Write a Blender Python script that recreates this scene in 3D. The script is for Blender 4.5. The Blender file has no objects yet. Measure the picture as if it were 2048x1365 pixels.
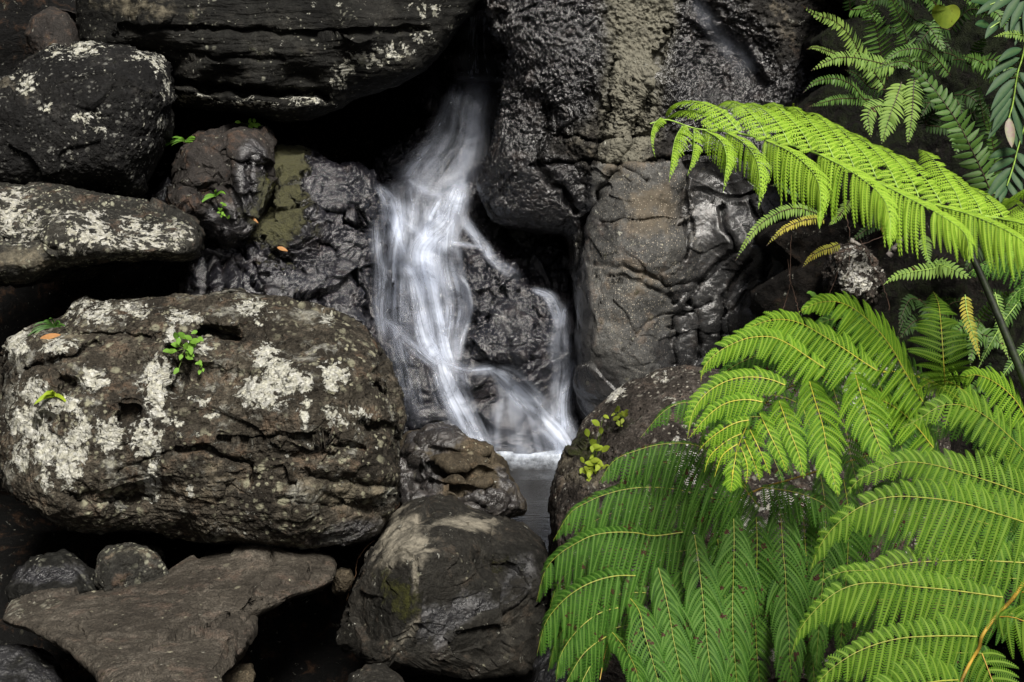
import bpy, math, random
import numpy as np
from mathutils import Vector
from mathutils.bvhtree import BVHTree
R = math.radians
rng = np.random.default_rng(7); random.seed(7)
SC = bpy.context.scene; COL = SC.collection

# ---------------------------------------------------------------- camera, light, exposure
CAMZ, TILT, F = 2.1, R(12), 2048 * 50 / 36
cd = bpy.data.cameras.new('camera'); cam = bpy.data.objects.new('camera', cd); COL.objects.link(cam)
cd.lens = 50; cd.sensor_width = 36; cd.clip_end = 500; cd.clip_start = 0.05
cam.location = (0, 0, CAMZ); cam.rotation_euler = (R(90) - TILT, 0, 0)
SC.camera = cam
SUN_EL, SUN_AZ = R(50), R(162)         # azimuth clockwise from +Y, the sun stands above and behind the camera
w = bpy.data.worlds.new("World"); SC.world = w; w.use_nodes = True
nt = w.node_tree; bg = nt.nodes['Background']
sky = nt.nodes.new('ShaderNodeTexSky'); sky.sky_type = 'NISHITA'; sky.sun_disc = False
sky.sun_elevation = SUN_EL; sky.sun_rotation = SUN_AZ
sky.air_density = 1.0; sky.dust_density = 4.0
nt.links.new(sky.outputs[0], bg.inputs[0]); bg.inputs[1].default_value = 0.05
sl = bpy.data.lights.new('sun', 'SUN'); so = bpy.data.objects.new('sun', sl); COL.objects.link(so)
sl.energy = 4.2; sl.angle = R(18); sl.color = (1, .96, .88)
d = Vector((math.sin(SUN_AZ) * math.cos(SUN_EL), math.cos(SUN_AZ) * math.cos(SUN_EL), math.sin(SUN_EL)))
so.rotation_euler = d.to_track_quat('Z', 'Y').to_euler(); so.location = (0, 0, 12)
SC.view_settings.view_transform = 'Standard'; SC.view_settings.look = 'None'
SC.view_settings.gamma = 1; SC.view_settings.exposure = 0.8
SC.render.engine = 'CYCLES'
SC.cycles.transparent_max_bounces = 24; SC.cycles.max_bounces = 6

# ---------------------------------------------------------------- numpy helpers
ct, st = math.cos(TILT), math.sin(TILT)
def W(px, py, Y):
    """point at distance Y in front of the camera seen at photo pixel (px, py)"""
    px, py, Y = np.broadcast_arrays(np.asarray(px, float), np.asarray(py, float), np.asarray(Y, float))
    a = (px - 1024) / F; b = (682.5 - py) / F
    dy = ct + st * b; dz = -st + ct * b
    s = Y / dy
    return np.stack([a * s, Y, CAMZ + dz * s], -1)
def fade(t): return t * t * t * (t * (t * 6 - 15) + 10)
def pn(P, s, seed=0):
    P = P * s + seed * 17.13; I = np.floor(P).astype(np.int64); f = P - I; u = fade(f)
    out = 0
    for k in range(8):
        o = np.array([k & 1, (k >> 1) & 1, k >> 2]); J = I + o
        h = (J[..., 0] * 73856093 ^ J[..., 1] * 19349663 ^ J[..., 2] * 83492791 ^ (seed * 2654435 + 977)) & 0x7fffffff
        h = (h * 1103515245 + 12345) & 0x7fffffff; h = (h ^ (h >> 13)) * 60493 & 0x7fffffff
        g1 = (h & 1023) / 511.5 - 1; g2 = ((h >> 10) & 1023) / 511.5 - 1; g3 = ((h >> 20) & 1023) / 511.5 - 1
        dd = f - o
        wgt = np.where(o[0], u[..., 0], 1 - u[..., 0]) * np.where(o[1], u[..., 1], 1 - u[..., 1]) * np.where(o[2], u[..., 2], 1 - u[..., 2])
        out = out + wgt * (g1 * dd[..., 0] + g2 * dd[..., 1] + g3 * dd[..., 2])
    return out
def fbm(P, s, oc=4, seed=0, gain=.5, ridge=False):
    a = 1; out = 0
    for i in range(oc):
        n = pn(P, s * 2 ** i, seed + i)
        if ridge: n = .35 - np.abs(n) * 1.6
        out = out + a * n; a *= gain
    return out
def cells(P, s, seed):
    """planar facets: every jittered cell gets its own tilt, creases where cells meet"""
    Q = P * s + 5.1 * seed; I = np.floor(Q).astype(np.int64); best = np.full(Q.shape[:-1], 1e9); out = np.zeros(Q.shape[:-1])
    for dx in (-1, 0, 1):
        for dy in (-1, 0, 1):
            for dz in (-1, 0, 1):
                J = I + (dx, dy, dz)
                h = (J[..., 0] * 73856093 ^ J[..., 1] * 19349663 ^ J[..., 2] * 83492791 ^ (seed * 7919 + 31)) & 0x7fffffff
                r = []
                for k in range(7):
                    h = (h * 1103515245 + 12345) & 0x7fffffff; h = ((h ^ (h >> 15)) * 2246822519) & 0x7fffffff; r.append((h & 0xffff) / 65535.)
                dv = Q - (J + np.stack(r[:3], -1)); dd = np.sum(dv * dv, -1); m = dd < best; best = np.where(m, dd, best)
                hh = dv[..., 0] * (r[3] - .5) + dv[..., 1] * (r[4] - .5) + dv[..., 2] * (r[5] - .5) + (r[6] - .5) * .35
                out = np.where(m, hh, out)
    return out
def sstep(x, a, b): t = np.clip((x - a) / (b - a), 0, 1); return t * t * (3 - 2 * t)
def dseg(px, py, pts):
    """distance in photo pixels to a polyline"""
    best = np.full(px.shape, 1e9)
    for (x0, y0), (x1, y1) in zip(pts[:-1], pts[1:]):
        dx, dy = x1 - x0, y1 - y0; L = dx * dx + dy * dy + 1e-9
        t = np.clip(((px - x0) * dx + (py - y0) * dy) / L, 0, 1)
        best = np.minimum(best, np.hypot(px - x0 - t * dx, py - y0 - t * dy))
    return best
def spline(pts, n):
    """Catmull-Rom through pts, n samples"""
    P = np.array(pts, float)
    if len(P) == 2: return P[0] + (P[1] - P[0]) * np.linspace(0, 1, n)[:, None]
    P = np.vstack([2 * P[0] - P[1], P, 2 * P[-1] - P[-2]])
    m = len(P) - 3; out = []
    for v in np.linspace(0, m - 1e-6, n):
        i = int(v); t = v - i; a, b, c, e = P[i:i + 4]
        out.append(.5 * (2 * b + (c - a) * t + (2 * a - 5 * b + 4 * c - e) * t * t + (3 * b - a - 3 * c + e) * t ** 3))
    return np.array(out)
def nrm(v): return v / (np.linalg.norm(v, axis=-1, keepdims=True) + 1e-12)

# ---------------------------------------------------------------- mesh helpers
def tag(o, label=None, cat=None, group=None, kind=None):
    if label: o['label'] = label
    if cat: o['category'] = cat
    if group: o['group'] = group
    if kind: o['kind'] = kind
    return o
def make(name, V, Fq, mats, attrs=None, parent=None, loc=None, midx=None, smooth=True, uv=None):
    """V (n,3) world points, Fq (m,k) faces or list of such arrays"""
    V = np.asarray(V, float); base = np.zeros(3) if loc is None else np.asarray(loc, float)
    if parent is not None: base = np.array(parent['base_point'])
    if not isinstance(Fq, list): Fq = [Fq]
    me = bpy.data.meshes.new(name)
    me.vertices.add(len(V)); me.vertices.foreach_set('co', (V - base).astype(np.float32).ravel())
    lv = np.concatenate([f.ravel() for f in Fq]); sizes = np.concatenate([np.full(len(f), f.shape[1]) for f in Fq])
    me.loops.add(len(lv)); me.loops.foreach_set('vertex_index', lv.astype(np.int32))
    me.polygons.add(len(sizes)); st_ = np.concatenate([[0], np.cumsum(sizes)[:-1]])
    me.polygons.foreach_set('loop_start', st_.astype(np.int32))
    if midx is not None: me.polygons.foreach_set('material_index', np.asarray(midx, np.int32))
    me.polygons.foreach_set('use_smooth', np.full(len(sizes), smooth))
    me.update(calc_edges=True)
    for k, a in (attrs or {}).items():
        at = me.attributes.new(k, 'FLOAT', 'POINT'); at.data.foreach_set('value', np.asarray(a, np.float32))
    for m in (mats if isinstance(mats, (list, tuple)) else [mats]): me.materials.append(m)
    o = bpy.data.objects.new(name, me); COL.objects.link(o)
    if parent is not None: o.parent = parent
    else: o.location = base
    o['base_point'] = [float(x) for x in base]
    return o
def empty(name, loc):
    o = bpy.data.objects.new(name, None); COL.objects.link(o); o.location = loc
    o.empty_display_size = .1; o['base_point'] = [float(x) for x in loc]
    return o
def gridfaces(nr, nc, wrap=False):
    i, j = np.meshgrid(np.arange(nr - 1), np.arange(nc if wrap else nc - 1), indexing='ij')
    j2 = (j + 1) % nc
    return np.stack([i * nc + j, i * nc + j2, (i + 1) * nc + j2, (i + 1) * nc + j], -1).reshape(-1, 4)
def tube(P, r, k=6):
    P = np.asarray(P); n = len(P); r = np.broadcast_to(r, n)
    T = nrm(np.gradient(P, axis=0)); A = np.where(np.abs(T[:, 2:3]) > .9, [[1., 0, 0]], [[0., 0, 1]])
    B = nrm(np.cross(T, A)); C = np.cross(T, B)
    a = np.arange(k) * 2 * math.pi / k
    V = P[:, None] + r[:, None, None] * (np.cos(a)[None, :, None] * B[:, None] + np.sin(a)[None, :, None] * C[:, None])
    return V.reshape(-1, 3), gridfaces(n, k, True)
class Acc:
    """collects pieces of one mesh"""
    def __init__(s): s.v = []; s.f = []; s.m = []; s.a = {}; s.n = 0
    def add(s, V, Fq, mi=0, **attrs):
        s.v.append(V); s.f.append(Fq + s.n); s.m.append(np.full(len(Fq), mi)); s.n += len(V)
        for k, x in attrs.items(): s.a.setdefault(k, []).append(np.broadcast_to(x, len(V)))
    def out(s, name, mats, **kw):
        at = {k: np.concatenate(x) for k, x in s.a.items()}
        return make(name, np.concatenate(s.v), s.f, mats, at, midx=np.concatenate(s.m), **kw)

# ---------------------------------------------------------------- material helpers
class NT:
    def __init__(s, name):
        s.m = bpy.data.materials.new(name); s.m.use_nodes = True; s.t = s.m.node_tree
        s.t.nodes.clear(); s.out = s.t.nodes.new('ShaderNodeOutputMaterial')
    def lk(s, a, b):
        if hasattr(a, 'links') or isinstance(a, bpy.types.NodeSocket): s.t.links.new(a, b)
        else:
            if isinstance(a, tuple) and len(a) == 3 and b.type == 'RGBA': a = a + (1,)
            b.default_value = a
    def n(s, typ, **kw):
        x = s.t.nodes.new(typ)
        for k, v in kw.items(): setattr(x, k, v)
        return x
    def math(s, op, a, b=None, c=None, clamp=False):
        x = s.n('ShaderNodeMath', operation=op, use_clamp=clamp); s.lk(a, x.inputs[0])
        if b is not None: s.lk(b, x.inputs[1])
        if c is not None: s.lk(c, x.inputs[2])
        return x.outputs[0]
    def mix(s, f, a, b, bt='MIX'):
        x = s.n('ShaderNodeMix', data_type='RGBA', blend_type=bt); s.lk(f, x.inputs[0]); s.lk(a, x.inputs[6]); s.lk(b, x.inputs[7]); return x.outputs[2]
    def mixf(s, f, a, b):
        x = s.n('ShaderNodeMix', data_type='FLOAT'); s.lk(f, x.inputs[0]); s.lk(a, x.inputs[2]); s.lk(b, x.inputs[3]); return x.outputs[0]
    def attr(s, k): return s.n('ShaderNodeAttribute', attribute_name=k).outputs['Fac']
    def obj(s): return s.n('ShaderNodeTexCoord').outputs['Object']
    def map(s, co, sc=(1, 1, 1), rot=(0, 0, 0)):
        x = s.n('ShaderNodeMapping'); s.lk(co, x.inputs[0]); x.inputs['Scale'].default_value = sc; x.inputs['Rotation'].default_value = rot; return x.outputs[0]
    def noise(s, co, sc, det=6, ro=.6, dist=0):
        x = s.n('ShaderNodeTexNoise'); s.lk(co, x.inputs['Vector']); x.inputs['Scale'].default_value = sc
        x.inputs['Detail'].default_value = det; x.inputs['Roughness'].default_value = ro; x.inputs['Distortion'].default_value = dist; return x.outputs
    def vor(s, co, sc, feat='F1', rand=1):
        x = s.n('ShaderNodeTexVoronoi', feature=feat); s.lk(co, x.inputs['Vector']); x.inputs['Scale'].default_value = sc
        x.inputs['Randomness'].default_value = rand; return x.outputs
    def ss(s, v, a, b, lo=0., hi=1.):
        x = s.n('ShaderNodeMapRange', interpolation_type='SMOOTHSTEP'); s.lk(v, x.inputs[0])
        for i, q in enumerate((a, b, lo, hi)): x.inputs[i + 1].default_value = q
        return x.outputs[0]
    def warp(s, co, amt, sc):
        nz = s.noise(co, sc, 3)[1]
        v = s.n('ShaderNodeVectorMath', operation='SUBTRACT'); s.lk(nz, v.inputs[0]); v.inputs[1].default_value = (.5, .5, .5)
        q = s.n('ShaderNodeVectorMath', operation='SCALE'); s.lk(v.outputs[0], q.inputs[0]); q.inputs[3].default_value = amt
        a = s.n('ShaderNodeVectorMath', operation='ADD'); s.lk(co, a.inputs[0]); s.lk(q.outputs[0], a.inputs[1]); return a.outputs[0]
    def bsdf(s, col, rough, norm=None, spec=.5, coat=None):
        b = s.n('ShaderNodeBsdfPrincipled'); s.lk(col, b.inputs['Base Color']); s.lk(rough, b.inputs['Roughness'])
        s.lk(spec, b.inputs['Specular IOR Level'])
        if norm is not None: s.lk(norm, b.inputs['Normal'])
        return b
    def bump(s, h, dist, strength=1., norm=None):
        x = s.n('ShaderNodeBump'); s.lk(h, x.inputs['Height']); x.inputs['Distance'].default_value = dist; s.lk(strength, x.inputs['Strength'])
        if norm is not None: s.lk(norm, x.inputs['Normal'])
        return x.outputs[0]
    def fin(s, sh, disp=None):
        s.t.links.new(sh if isinstance(sh, bpy.types.NodeSocket) else sh.outputs[0], s.out.inputs[0]); return s.m

DK = .6
def rockmat(name, c1, c2, c3, lich=(.5, .5, .46), spots=.35, spotcol=(.22, .21, .15), pale=.0, crust=.8, strata=.5, moss=(.05, .065, .012),
            tan=(.3, .25, .17), rough=.75, wetrough=.2, bumpd=.02, pit=0., red=(.2, .1, .05), speck=0., wetcol=(.012, .012, .014), spotscale=26):
    c1, c2, c3, tan = [tuple(q * x for q, x in zip((DK * .92, DK * .97, DK * 1.02), c)) for c in (c1, c2, c3, tan)]; t = NT(name); co = t.obj(); wc = t.warp(co, .12, 5)
    n1 = t.noise(wc, 3.2, 8, .62)[0]
    col = t.mix(t.ss(n1, .36, .52), c1, c2); col = t.mix(t.ss(n1, .52, .68), col, c3)
    stc = t.map(wc, (1.2, 1.2, 9)); n2 = t.noise(stc, 4, 8, .68)[0]
    col = t.mix(t.math('MULTIPLY', t.ss(n2, .42, .62), strata), col, t.mix(1., col, (.42, .40, .38), 'MULTIPLY'))
    n3 = t.noise(co, 34, 8, .7)[0]; n4 = t.noise(wc, 11, 7, .66)[0]
    col = t.mix(t.math('MULTIPLY', t.ss(n4, .52, .66), .16), col, red)
    col = t.mix(t.math('MULTIPLY', t.ss(t.math('ADD', t.math('MULTIPLY', n3, .5), t.math('MULTIPLY', n4, .5)), .47, .58, 1, 0), crust), col, t.mix(1., col, (.3, .28, .26), 'MULTIPLY'))
    fine = t.noise(co, 150, 4, .7)[0]
    col = t.mix(1., col, t.mix(t.ss(fine, .25, .75), (.35, .35, .35), (1.7, 1.7, 1.7)), 'MULTIPLY')
    h = t.math('ADD', t.math('MULTIPLY', n3, .5), t.math('MULTIPLY', n4, 1.1)); h = t.math('ADD', h, t.math('MULTIPLY', n2, strata * 1.2))
    h = t.math('ADD', h, t.math('MULTIPLY', fine, .18))
    tn = t.math('MULTIPLY', t.ss(t.math('ADD', t.attr('tan'), t.math('MULTIPLY', t.math('SUBTRACT', n4, .5), 1.7)), .25, .8), .85)
    col = t.mix(tn, col, t.mix(1., tan, t.mix(n3, (.5, .5, .5), (1.5, 1.5, 1.5)), 'MULTIPLY'))
    if pit:
        v = t.vor(t.warp(co, .03, 20), 30)[0]; pm = t.ss(v, .1, .36)
        v2 = t.vor(t.warp(co, .03, 30), 70)[0]
        pmask = t.ss(t.noise(co, 6, 3)[0], .38, .55)
        h = t.math('ADD', h, t.math('MULTIPLY', t.math('MULTIPLY', pm, pmask), pit))
        h = t.math('ADD', h, t.math('MULTIPLY', t.ss(v2, .1, .4), pit * .4))
    # round crustose lichen spots, some of them ringed
    vw = t.warp(co, .02, 34); vo = t.vor(vw, spotscale); rnd = t.n('ShaderNodeSeparateColor'); t.lk(vo[1], rnd.inputs[0])
    sp = t.math('MULTIPLY', t.ss(vo[0], .18, .36, 1, 0), t.ss(rnd.outputs[0], 1 - spots, 1 - spots + .06))
    vo2 = t.vor(t.warp(co, .01, 60), spotscale * 2.4); rn2 = t.n('ShaderNodeSeparateColor'); t.lk(vo2[1], rn2.inputs[0])
    sp2 = t.math('MULTIPLY', t.ss(vo2[0], .2, .4, 1, 0), t.ss(rn2.outputs[0], 1 - spots, 1 - spots + .06))
    spm = t.math('MULTIPLY', t.math('MAXIMUM', sp, sp2), t.ss(t.noise(co, 4, 3)[0], .4, .56))
    col = t.mix(t.math('MULTIPLY', spm, .85), col, t.mix(rnd.outputs[1], spotcol, tuple(min(1, x * 1.7) for x in spotcol)))
    # white crust
    la = t.attr('lichen'); n5 = t.noise(wc, 26, 8, .72)[0]
    lm = t.ss(t.math('ADD', la, t.math('MULTIPLY', t.math('SUBTRACT', n5, .5), 4.0)), .48, .64)
    if pale: lm = t.math('MAXIMUM', lm, t.math('MULTIPLY', t.ss(t.math('ADD', t.noise(wc, 7, 4)[0], t.math('MULTIPLY', n5, .6)), .86, .98), pale))
    ve = t.vor(t.warp(co, .02, 40), 75); ed = t.ss(ve[0], .25, .6)
    rl = t.n('ShaderNodeSeparateColor'); t.lk(ve[1], rl.inputs[0])
    lc = t.mix(t.ss(t.math('ADD', n3, t.math('MULTIPLY', fine, .5)), .52, .8), tuple(x * .34 for x in lich), lich)
    lc = t.mix(t.math('MULTIPLY', rl.outputs[0], .45), lc, tuple(a * b for a, b in zip(lich, (.75, .72, .5))))
    lc = t.mix(t.math('MULTIPLY', ed, .35), lc, (.06, .055, .045))
    col = t.mix(lm, col, lc); h = t.math('ADD', h, t.math('MULTIPLY', lm, .5))
    mm = t.math('MULTIPLY', t.ss(t.math('ADD', t.attr('moss'), t.math('MULTIPLY', t.math('SUBTRACT', t.math('ADD', t.math('MULTIPLY', n4, .5), t.math('MULTIPLY', n5, .5)), .5), 3.2)), .3, .72), .9)
    col = t.mix(mm, col, t.mix(n3, tuple(x * .4 for x in moss), tuple(x * 1.7 for x in moss)))
    if speck:
        vs = t.vor(co, 110); rs = t.n('ShaderNodeSeparateColor'); t.lk(vs[1], rs.inputs[0])
        sm = t.math('MULTIPLY', t.ss(vs[0], .12, .3, 1, 0), t.ss(rs.outputs[0], 1 - speck, 1 - speck + .02))
        sm = t.math('MULTIPLY', sm, t.attr('speck')); col = t.mix(sm, col, (.55, .48, .38))
    wa = t.attr('wet'); wm = t.ss(t.math('ADD', wa, t.math('MULTIPLY', t.math('SUBTRACT', n4, .5), 1.2)), .35, .6)
    col = t.mix(wm, col, t.mix(.75, col, t.mix(n4, wetcol, tuple(x * 2.2 for x in wetcol))))
    ro = t.mixf(wm, rough, t.mixf(t.ss(n4, .4, .65), wetrough * .7, wetrough * 2.2))
    ro = t.mixf(mm, ro, .75); h = t.math('ADD', h, t.math('MULTIPLY', t.math('MULTIPLY', mm, fine), 3.))
    nm = t.bump(h, bumpd, 1.)
    return t.fin(t.bsdf(col, ro, nm, t.mixf(wm, .18, .75)))

# ---------------------------------------------------------------- rocks
def outline_radius(poly, c, na):
    P = np.array(poly, float) - c; Q = np.roll(P, -1, 0)
    th = np.linspace(0, 2 * math.pi, na, endpoint=False); Rr = np.full(na, 5.)
    for i, a in enumerate(th):
        dx, dy = math.cos(a), math.sin(a); ex, ey = Q[:, 0] - P[:, 0], Q[:, 1] - P[:, 1]
        den = dx * ey - dy * ex; den = np.where(np.abs(den) < 1e-9, 1e-9, den)
        tt = (P[:, 0] * ey - P[:, 1] * ex) / den; uu = (P[:, 0] * dy - P[:, 1] * dx) / den
        ok = (tt > 0) & (uu >= -1e-6) & (uu <= 1 + 1e-6)
        if ok.any(): Rr[i] = tt[ok].max()
    k = np.array([1, 2, 3, 2, 1.]); k /= k.sum(); s = max(1, na // 220)
    return th, sum(w_ * np.roll(Rr, (i - 2) * s) for i, w_ in enumerate(k))
def blob(px, py, bl):
    m = np.zeros(px.shape)
    for b in bl:
        x, y, rx, ry = b[:4]; v = b[4] if len(b) > 4 else 1.
        m = np.maximum(m, v * np.clip(1.45 - .75 * np.sqrt(((px - x) / rx) ** 2 + ((py - y) / ry) ** 2), 0, 1))
    return m
def rbf(px, py, pts, r):
    """normalised blend of control offsets"""
    num = 0; den = 1e-3
    for x, y, v in pts:
        g = np.exp(-((px - x) ** 2 + (py - y) ** 2) / (2 * r * r)); num = num + v * g; den = den + g
    return num / np.maximum(den, .6)
def rock(name, poly, Y, D, back, mat, c=None, slope=0., n=2.6, relief=(), rr=90, carve=(), cuts=(), na=420, nr=150, seed=1,
         amp=.03, s=3., ridge=0., strata=0., fold=0., fine=.004, facet=(), fmask=None, split=None, fdir=(0, 0, 1), lichen=(), moss=(), wet=(), tan=(), speck=(), wetall=0., tilt_x=0., **tg):
    """closed boulder: its silhouette follows poly (photo pixels at distance Y), D metres bulge forward, back metres behind"""
    A = np.array(poly, float)
    c = np.array(c if c is not None else [(A[:, 0].min() + A[:, 0].max()) / 2, (A[:, 1].min() + A[:, 1].max()) / 2], float)
    th, Rr = outline_radius(poly, c, na)
    v = np.linspace(0.004, 1, nr); uf = np.sin(v * math.pi / 2); nb = max(20, nr // 4)
    vb = np.linspace(1, .01, nb + 1)[1:]; ub = np.sin(vb * math.pi / 2)
    u = np.concatenate([uf, ub]); front = np.arange(len(u)) < nr
    cc = np.clip(1 - u ** n, 0, 1) ** (1 / n)
    U = u[:, None]; px = c[0] + U * Rr * np.cos(th); py = c[1] + U * Rr * np.sin(th)
    Yr = Y + slope * (c[1] - py) / 100 + tilt_x * (px - c[0]) / 100
    rel = rbf(px, py, relief, rr) if len(relief) else 0
    FR = np.broadcast_to(front[:, None], px.shape)
    C2 = np.broadcast_to(cc[:, None], px.shape)
    Yf = Yr - D * C2 + rel * np.sqrt(C2)
    fw = sstep(C2, 0, .35)
    for pts, wd, dp in carve:
        dd = dseg(px + 14 * pn(np.stack([px, py, 0 * px], -1), .03, 5) , py + 14 * pn(np.stack([px, py, 0 * px], -1), .03, 6), pts)
        Yf = Yf + dp * np.exp(-(dd / wd) ** 2) * fw
    Pf = W(px, py, Yf); Pb = W(px, py, Yr); Rb = W(px, py, Yr + back * C2); x0 = W(c[0], c[1], Y)[0]
    Pb = np.stack([np.where(np.abs(Rb[..., 0] - x0) < np.abs(Pb[..., 0] - x0), Rb[..., 0], Pb[..., 0]), Rb[..., 1], np.minimum(Rb[..., 2], Pb[..., 2])], -1)
    P = np.where(FR[..., None], Pf, Pb)
    cen = W(c[0], c[1], Y)
    for (nx, ny, nz, off) in cuts:
        nn = nrm(np.array([nx, ny, nz], float)); dd = (P - cen) @ nn - off
        P = P - nn * (np.maximum(dd, 0) * .88)[..., None]
    # normals of the smooth form
    du = np.gradient(P, axis=0); dv = np.roll(P, -1, 1) - np.roll(P, 1, 1)
    N = nrm(np.cross(du, dv)); N = np.where(np.sum(N * (P - cen), -1, keepdims=True) < 0, -N, N)
    cap = (u > .02)[:, None]
    h = amp * fbm(P, s, 5, seed, .52)
    if ridge: h = h + ridge * fbm(P, s * 1.7, 4, seed + 9, .5, True)
    if strata:
        Q = P * np.array([1, 1, 7.]) + .25 * fbm(P, 3, 2, seed + 3)[..., None]
        h = h + strata * (np.abs(fbm(Q, 2.2, 4, seed + 20, .6)) - .2) * 1.4
    if fold:
        fd = nrm(np.array(fdir, float)); q = P - .45 * (P @ fd)[..., None] * fd
        q = q + .3 * np.stack([pn(P, 2.2, seed + 31), pn(P, 2.2, seed + 32), pn(P, 2.2, seed + 33)], -1)
        r1 = 1 - np.abs(pn(q, 3.6, seed + 41)) * 2.6; r2 = 1 - np.abs(pn(q, 8.5, seed + 42)) * 2.6
        h = h - fold * np.clip(r1, 0, 1) ** 3 - fold * .45 * np.clip(r2, 0, 1) ** 2 + fold * .5
    fm_ = fmask(px, py) if fmask else 1; fk = np.clip(fm_, .33, 1)
    for fs, fa in facet:
        q = P + .12 / fs * np.stack([pn(P, fs * 2, seed + 61), pn(P, fs * 2, seed + 62), pn(P, fs * 2, seed + 63)], -1)
        h = h + fk * fa * cells(q * np.array([1, 1, 1.5]), fs, seed + 60)
    h = h + fine * fm_ * fbm(P, 42, 3, seed + 50, .6)
    P = P + N * (h * np.where(cap, 1, 0))[..., None]
    at = dict(lichen=blob(px, py, lichen) * FR, moss=blob(px, py, moss) * FR, tan=blob(px, py, tan) * FR,
              speck=blob(px, py, speck) * FR, wet=np.maximum(wetall, blob(px, py, wet) * FR))
    V = P.reshape(-1, 3); fq = gridfaces(len(u), na, True)
    i0 = len(V); V = np.vstack([V, P[0].mean(0), P[-1].mean(0)])
    k = np.arange(na); k2 = (k + 1) % na; L = (len(u) - 1) * na
    f1 = np.stack([np.full(na, i0), k2, k], -1); f2 = np.stack([np.full(na, i0 + 1), L + k, L + k2], -1)
    at = {q: np.concatenate([np.broadcast_to(a, px.shape).ravel(), [0, 0]]) for q, a in at.items()}
    base = np.array([V[:, 0].mean(), V[:, 1].mean(), V[:, 2].min()])
    mi = None
    if split is not None:
        sv = split(px, py) & FR; mi = np.concatenate([sv.reshape(-1)[fq[:, 0]].astype(int), np.zeros(2 * na, int)])
    o = make(name, V, [fq[:, ::-1], f1[:, ::-1], f2[:, ::-1]], mat, at, loc=base, midx=mi)
    tag(o, **tg); ROCKS.append((V, fq, f1, f2, tg.get('kind') is not None)); return o
ROCKS = []

M_BOULDER = rockmat('lichen_boulder', (.058, .047, .034), (.12, .1, .073), (.2, .168, .122), lich=(.5, .5, .465), spots=.6, spotcol=(.16, .155, .11), pale=.4, spotscale=17, crust=.85, strata=.45, pit=.6, bumpd=.02)
M_DARKB = rockmat('dark_boulder', (.011, .0105, .009), (.022, .021, .0175), (.04, .037, .031), spots=.14, spotcol=(.1, .1, .08), red=(.05, .045, .038), strata=.7, crust=.7, bumpd=.014)
M_LEFT = rockmat('crusted_boulder', (.008, .0075, .0075), (.016, .015, .0145), (.03, .028, .026), spots=.3, spotcol=(.1, .1, .09), red=(.05, .045, .04), crust=.85, pit=.4, strata=.2, bumpd=.02)
M_SLABL = rockmat('lichen_slab', (.045, .042, .035), (.075, .07, .058), (.12, .11, .09), lich=(.46, .455, .42), spots=.5, spotcol=(.2, .2, .15), strata=.2, bumpd=.018)
M_TAN = rockmat('tan_slab', (.08, .066, .051), (.115, .096, .074), (.165, .138, .108), spots=.05, crust=.6, strata=.1, pit=.5, bumpd=.009, red=(.12, .06, .04), lich=(.2, .19, .16))
M_WEDGE = rockmat('wedge_boulder', (.026, .024, .019), (.045, .04, .032), (.085, .074, .058), spots=.04, crust=.7, strata=.25, bumpd=.012, red=(.1, .06, .035), tan=(.4, .345, .26), moss=(.05, .052, .01))  # tan set bright to carry the light on the pointed boulder's left flank
M_CARVED = rockmat('carved_rock', (.07, .053, .033), (.13, .1, .064), (.21, .165, .105), spots=.08, crust=.5, strata=.1, bumpd=.012, red=(.16, .09, .045))
M_RIGHTB = rockmat('spotted_boulder', (.07, .056, .046), (.12, .097, .08), (.19, .16, .135), lich=(.62, .61, .58), spots=.35, spotcol=(.2, .19, .16), crust=.85, strata=.2, pit=.5, bumpd=.022)
M_CLIFF = rockmat('pitted_cliff', (.02, .018, .016), (.04, .035, .03), (.07, .06, .05), spots=.03, crust=.75, strata=.1, pit=.8, tan=(.26, .235, .175), bumpd=.012, wetrough=.11, wetcol=(.008, .008, .009))
M_BULGE = rockmat('smooth_cliff', (.105, .1, .094), (.155, .147, .135), (.22, .208, .187), spots=.04, crust=.5, strata=.2, tan=(.16, .125, .085), bumpd=.008, wetrough=.12, speck=.5, wetcol=(.011, .011, .012))
M_WET = rockmat('wet_bedrock', (.012, .011, .011), (.02, .018, .018), (.035, .03, .028), spots=.02, crust=.6, strata=.1, tan=(.12, .09, .065), moss=(.3, .29, .04), bumpd=.013, wetrough=.1, wetcol=(.009, .009, .012))
M_BROWN = rockmat('brown_bedrock', (.035, .029, .026), (.055, .046, .04), (.085, .072, .062), spots=.03, crust=.4, strata=.1, moss=(.26, .26, .04), bumpd=.012, wetrough=.22)

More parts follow.
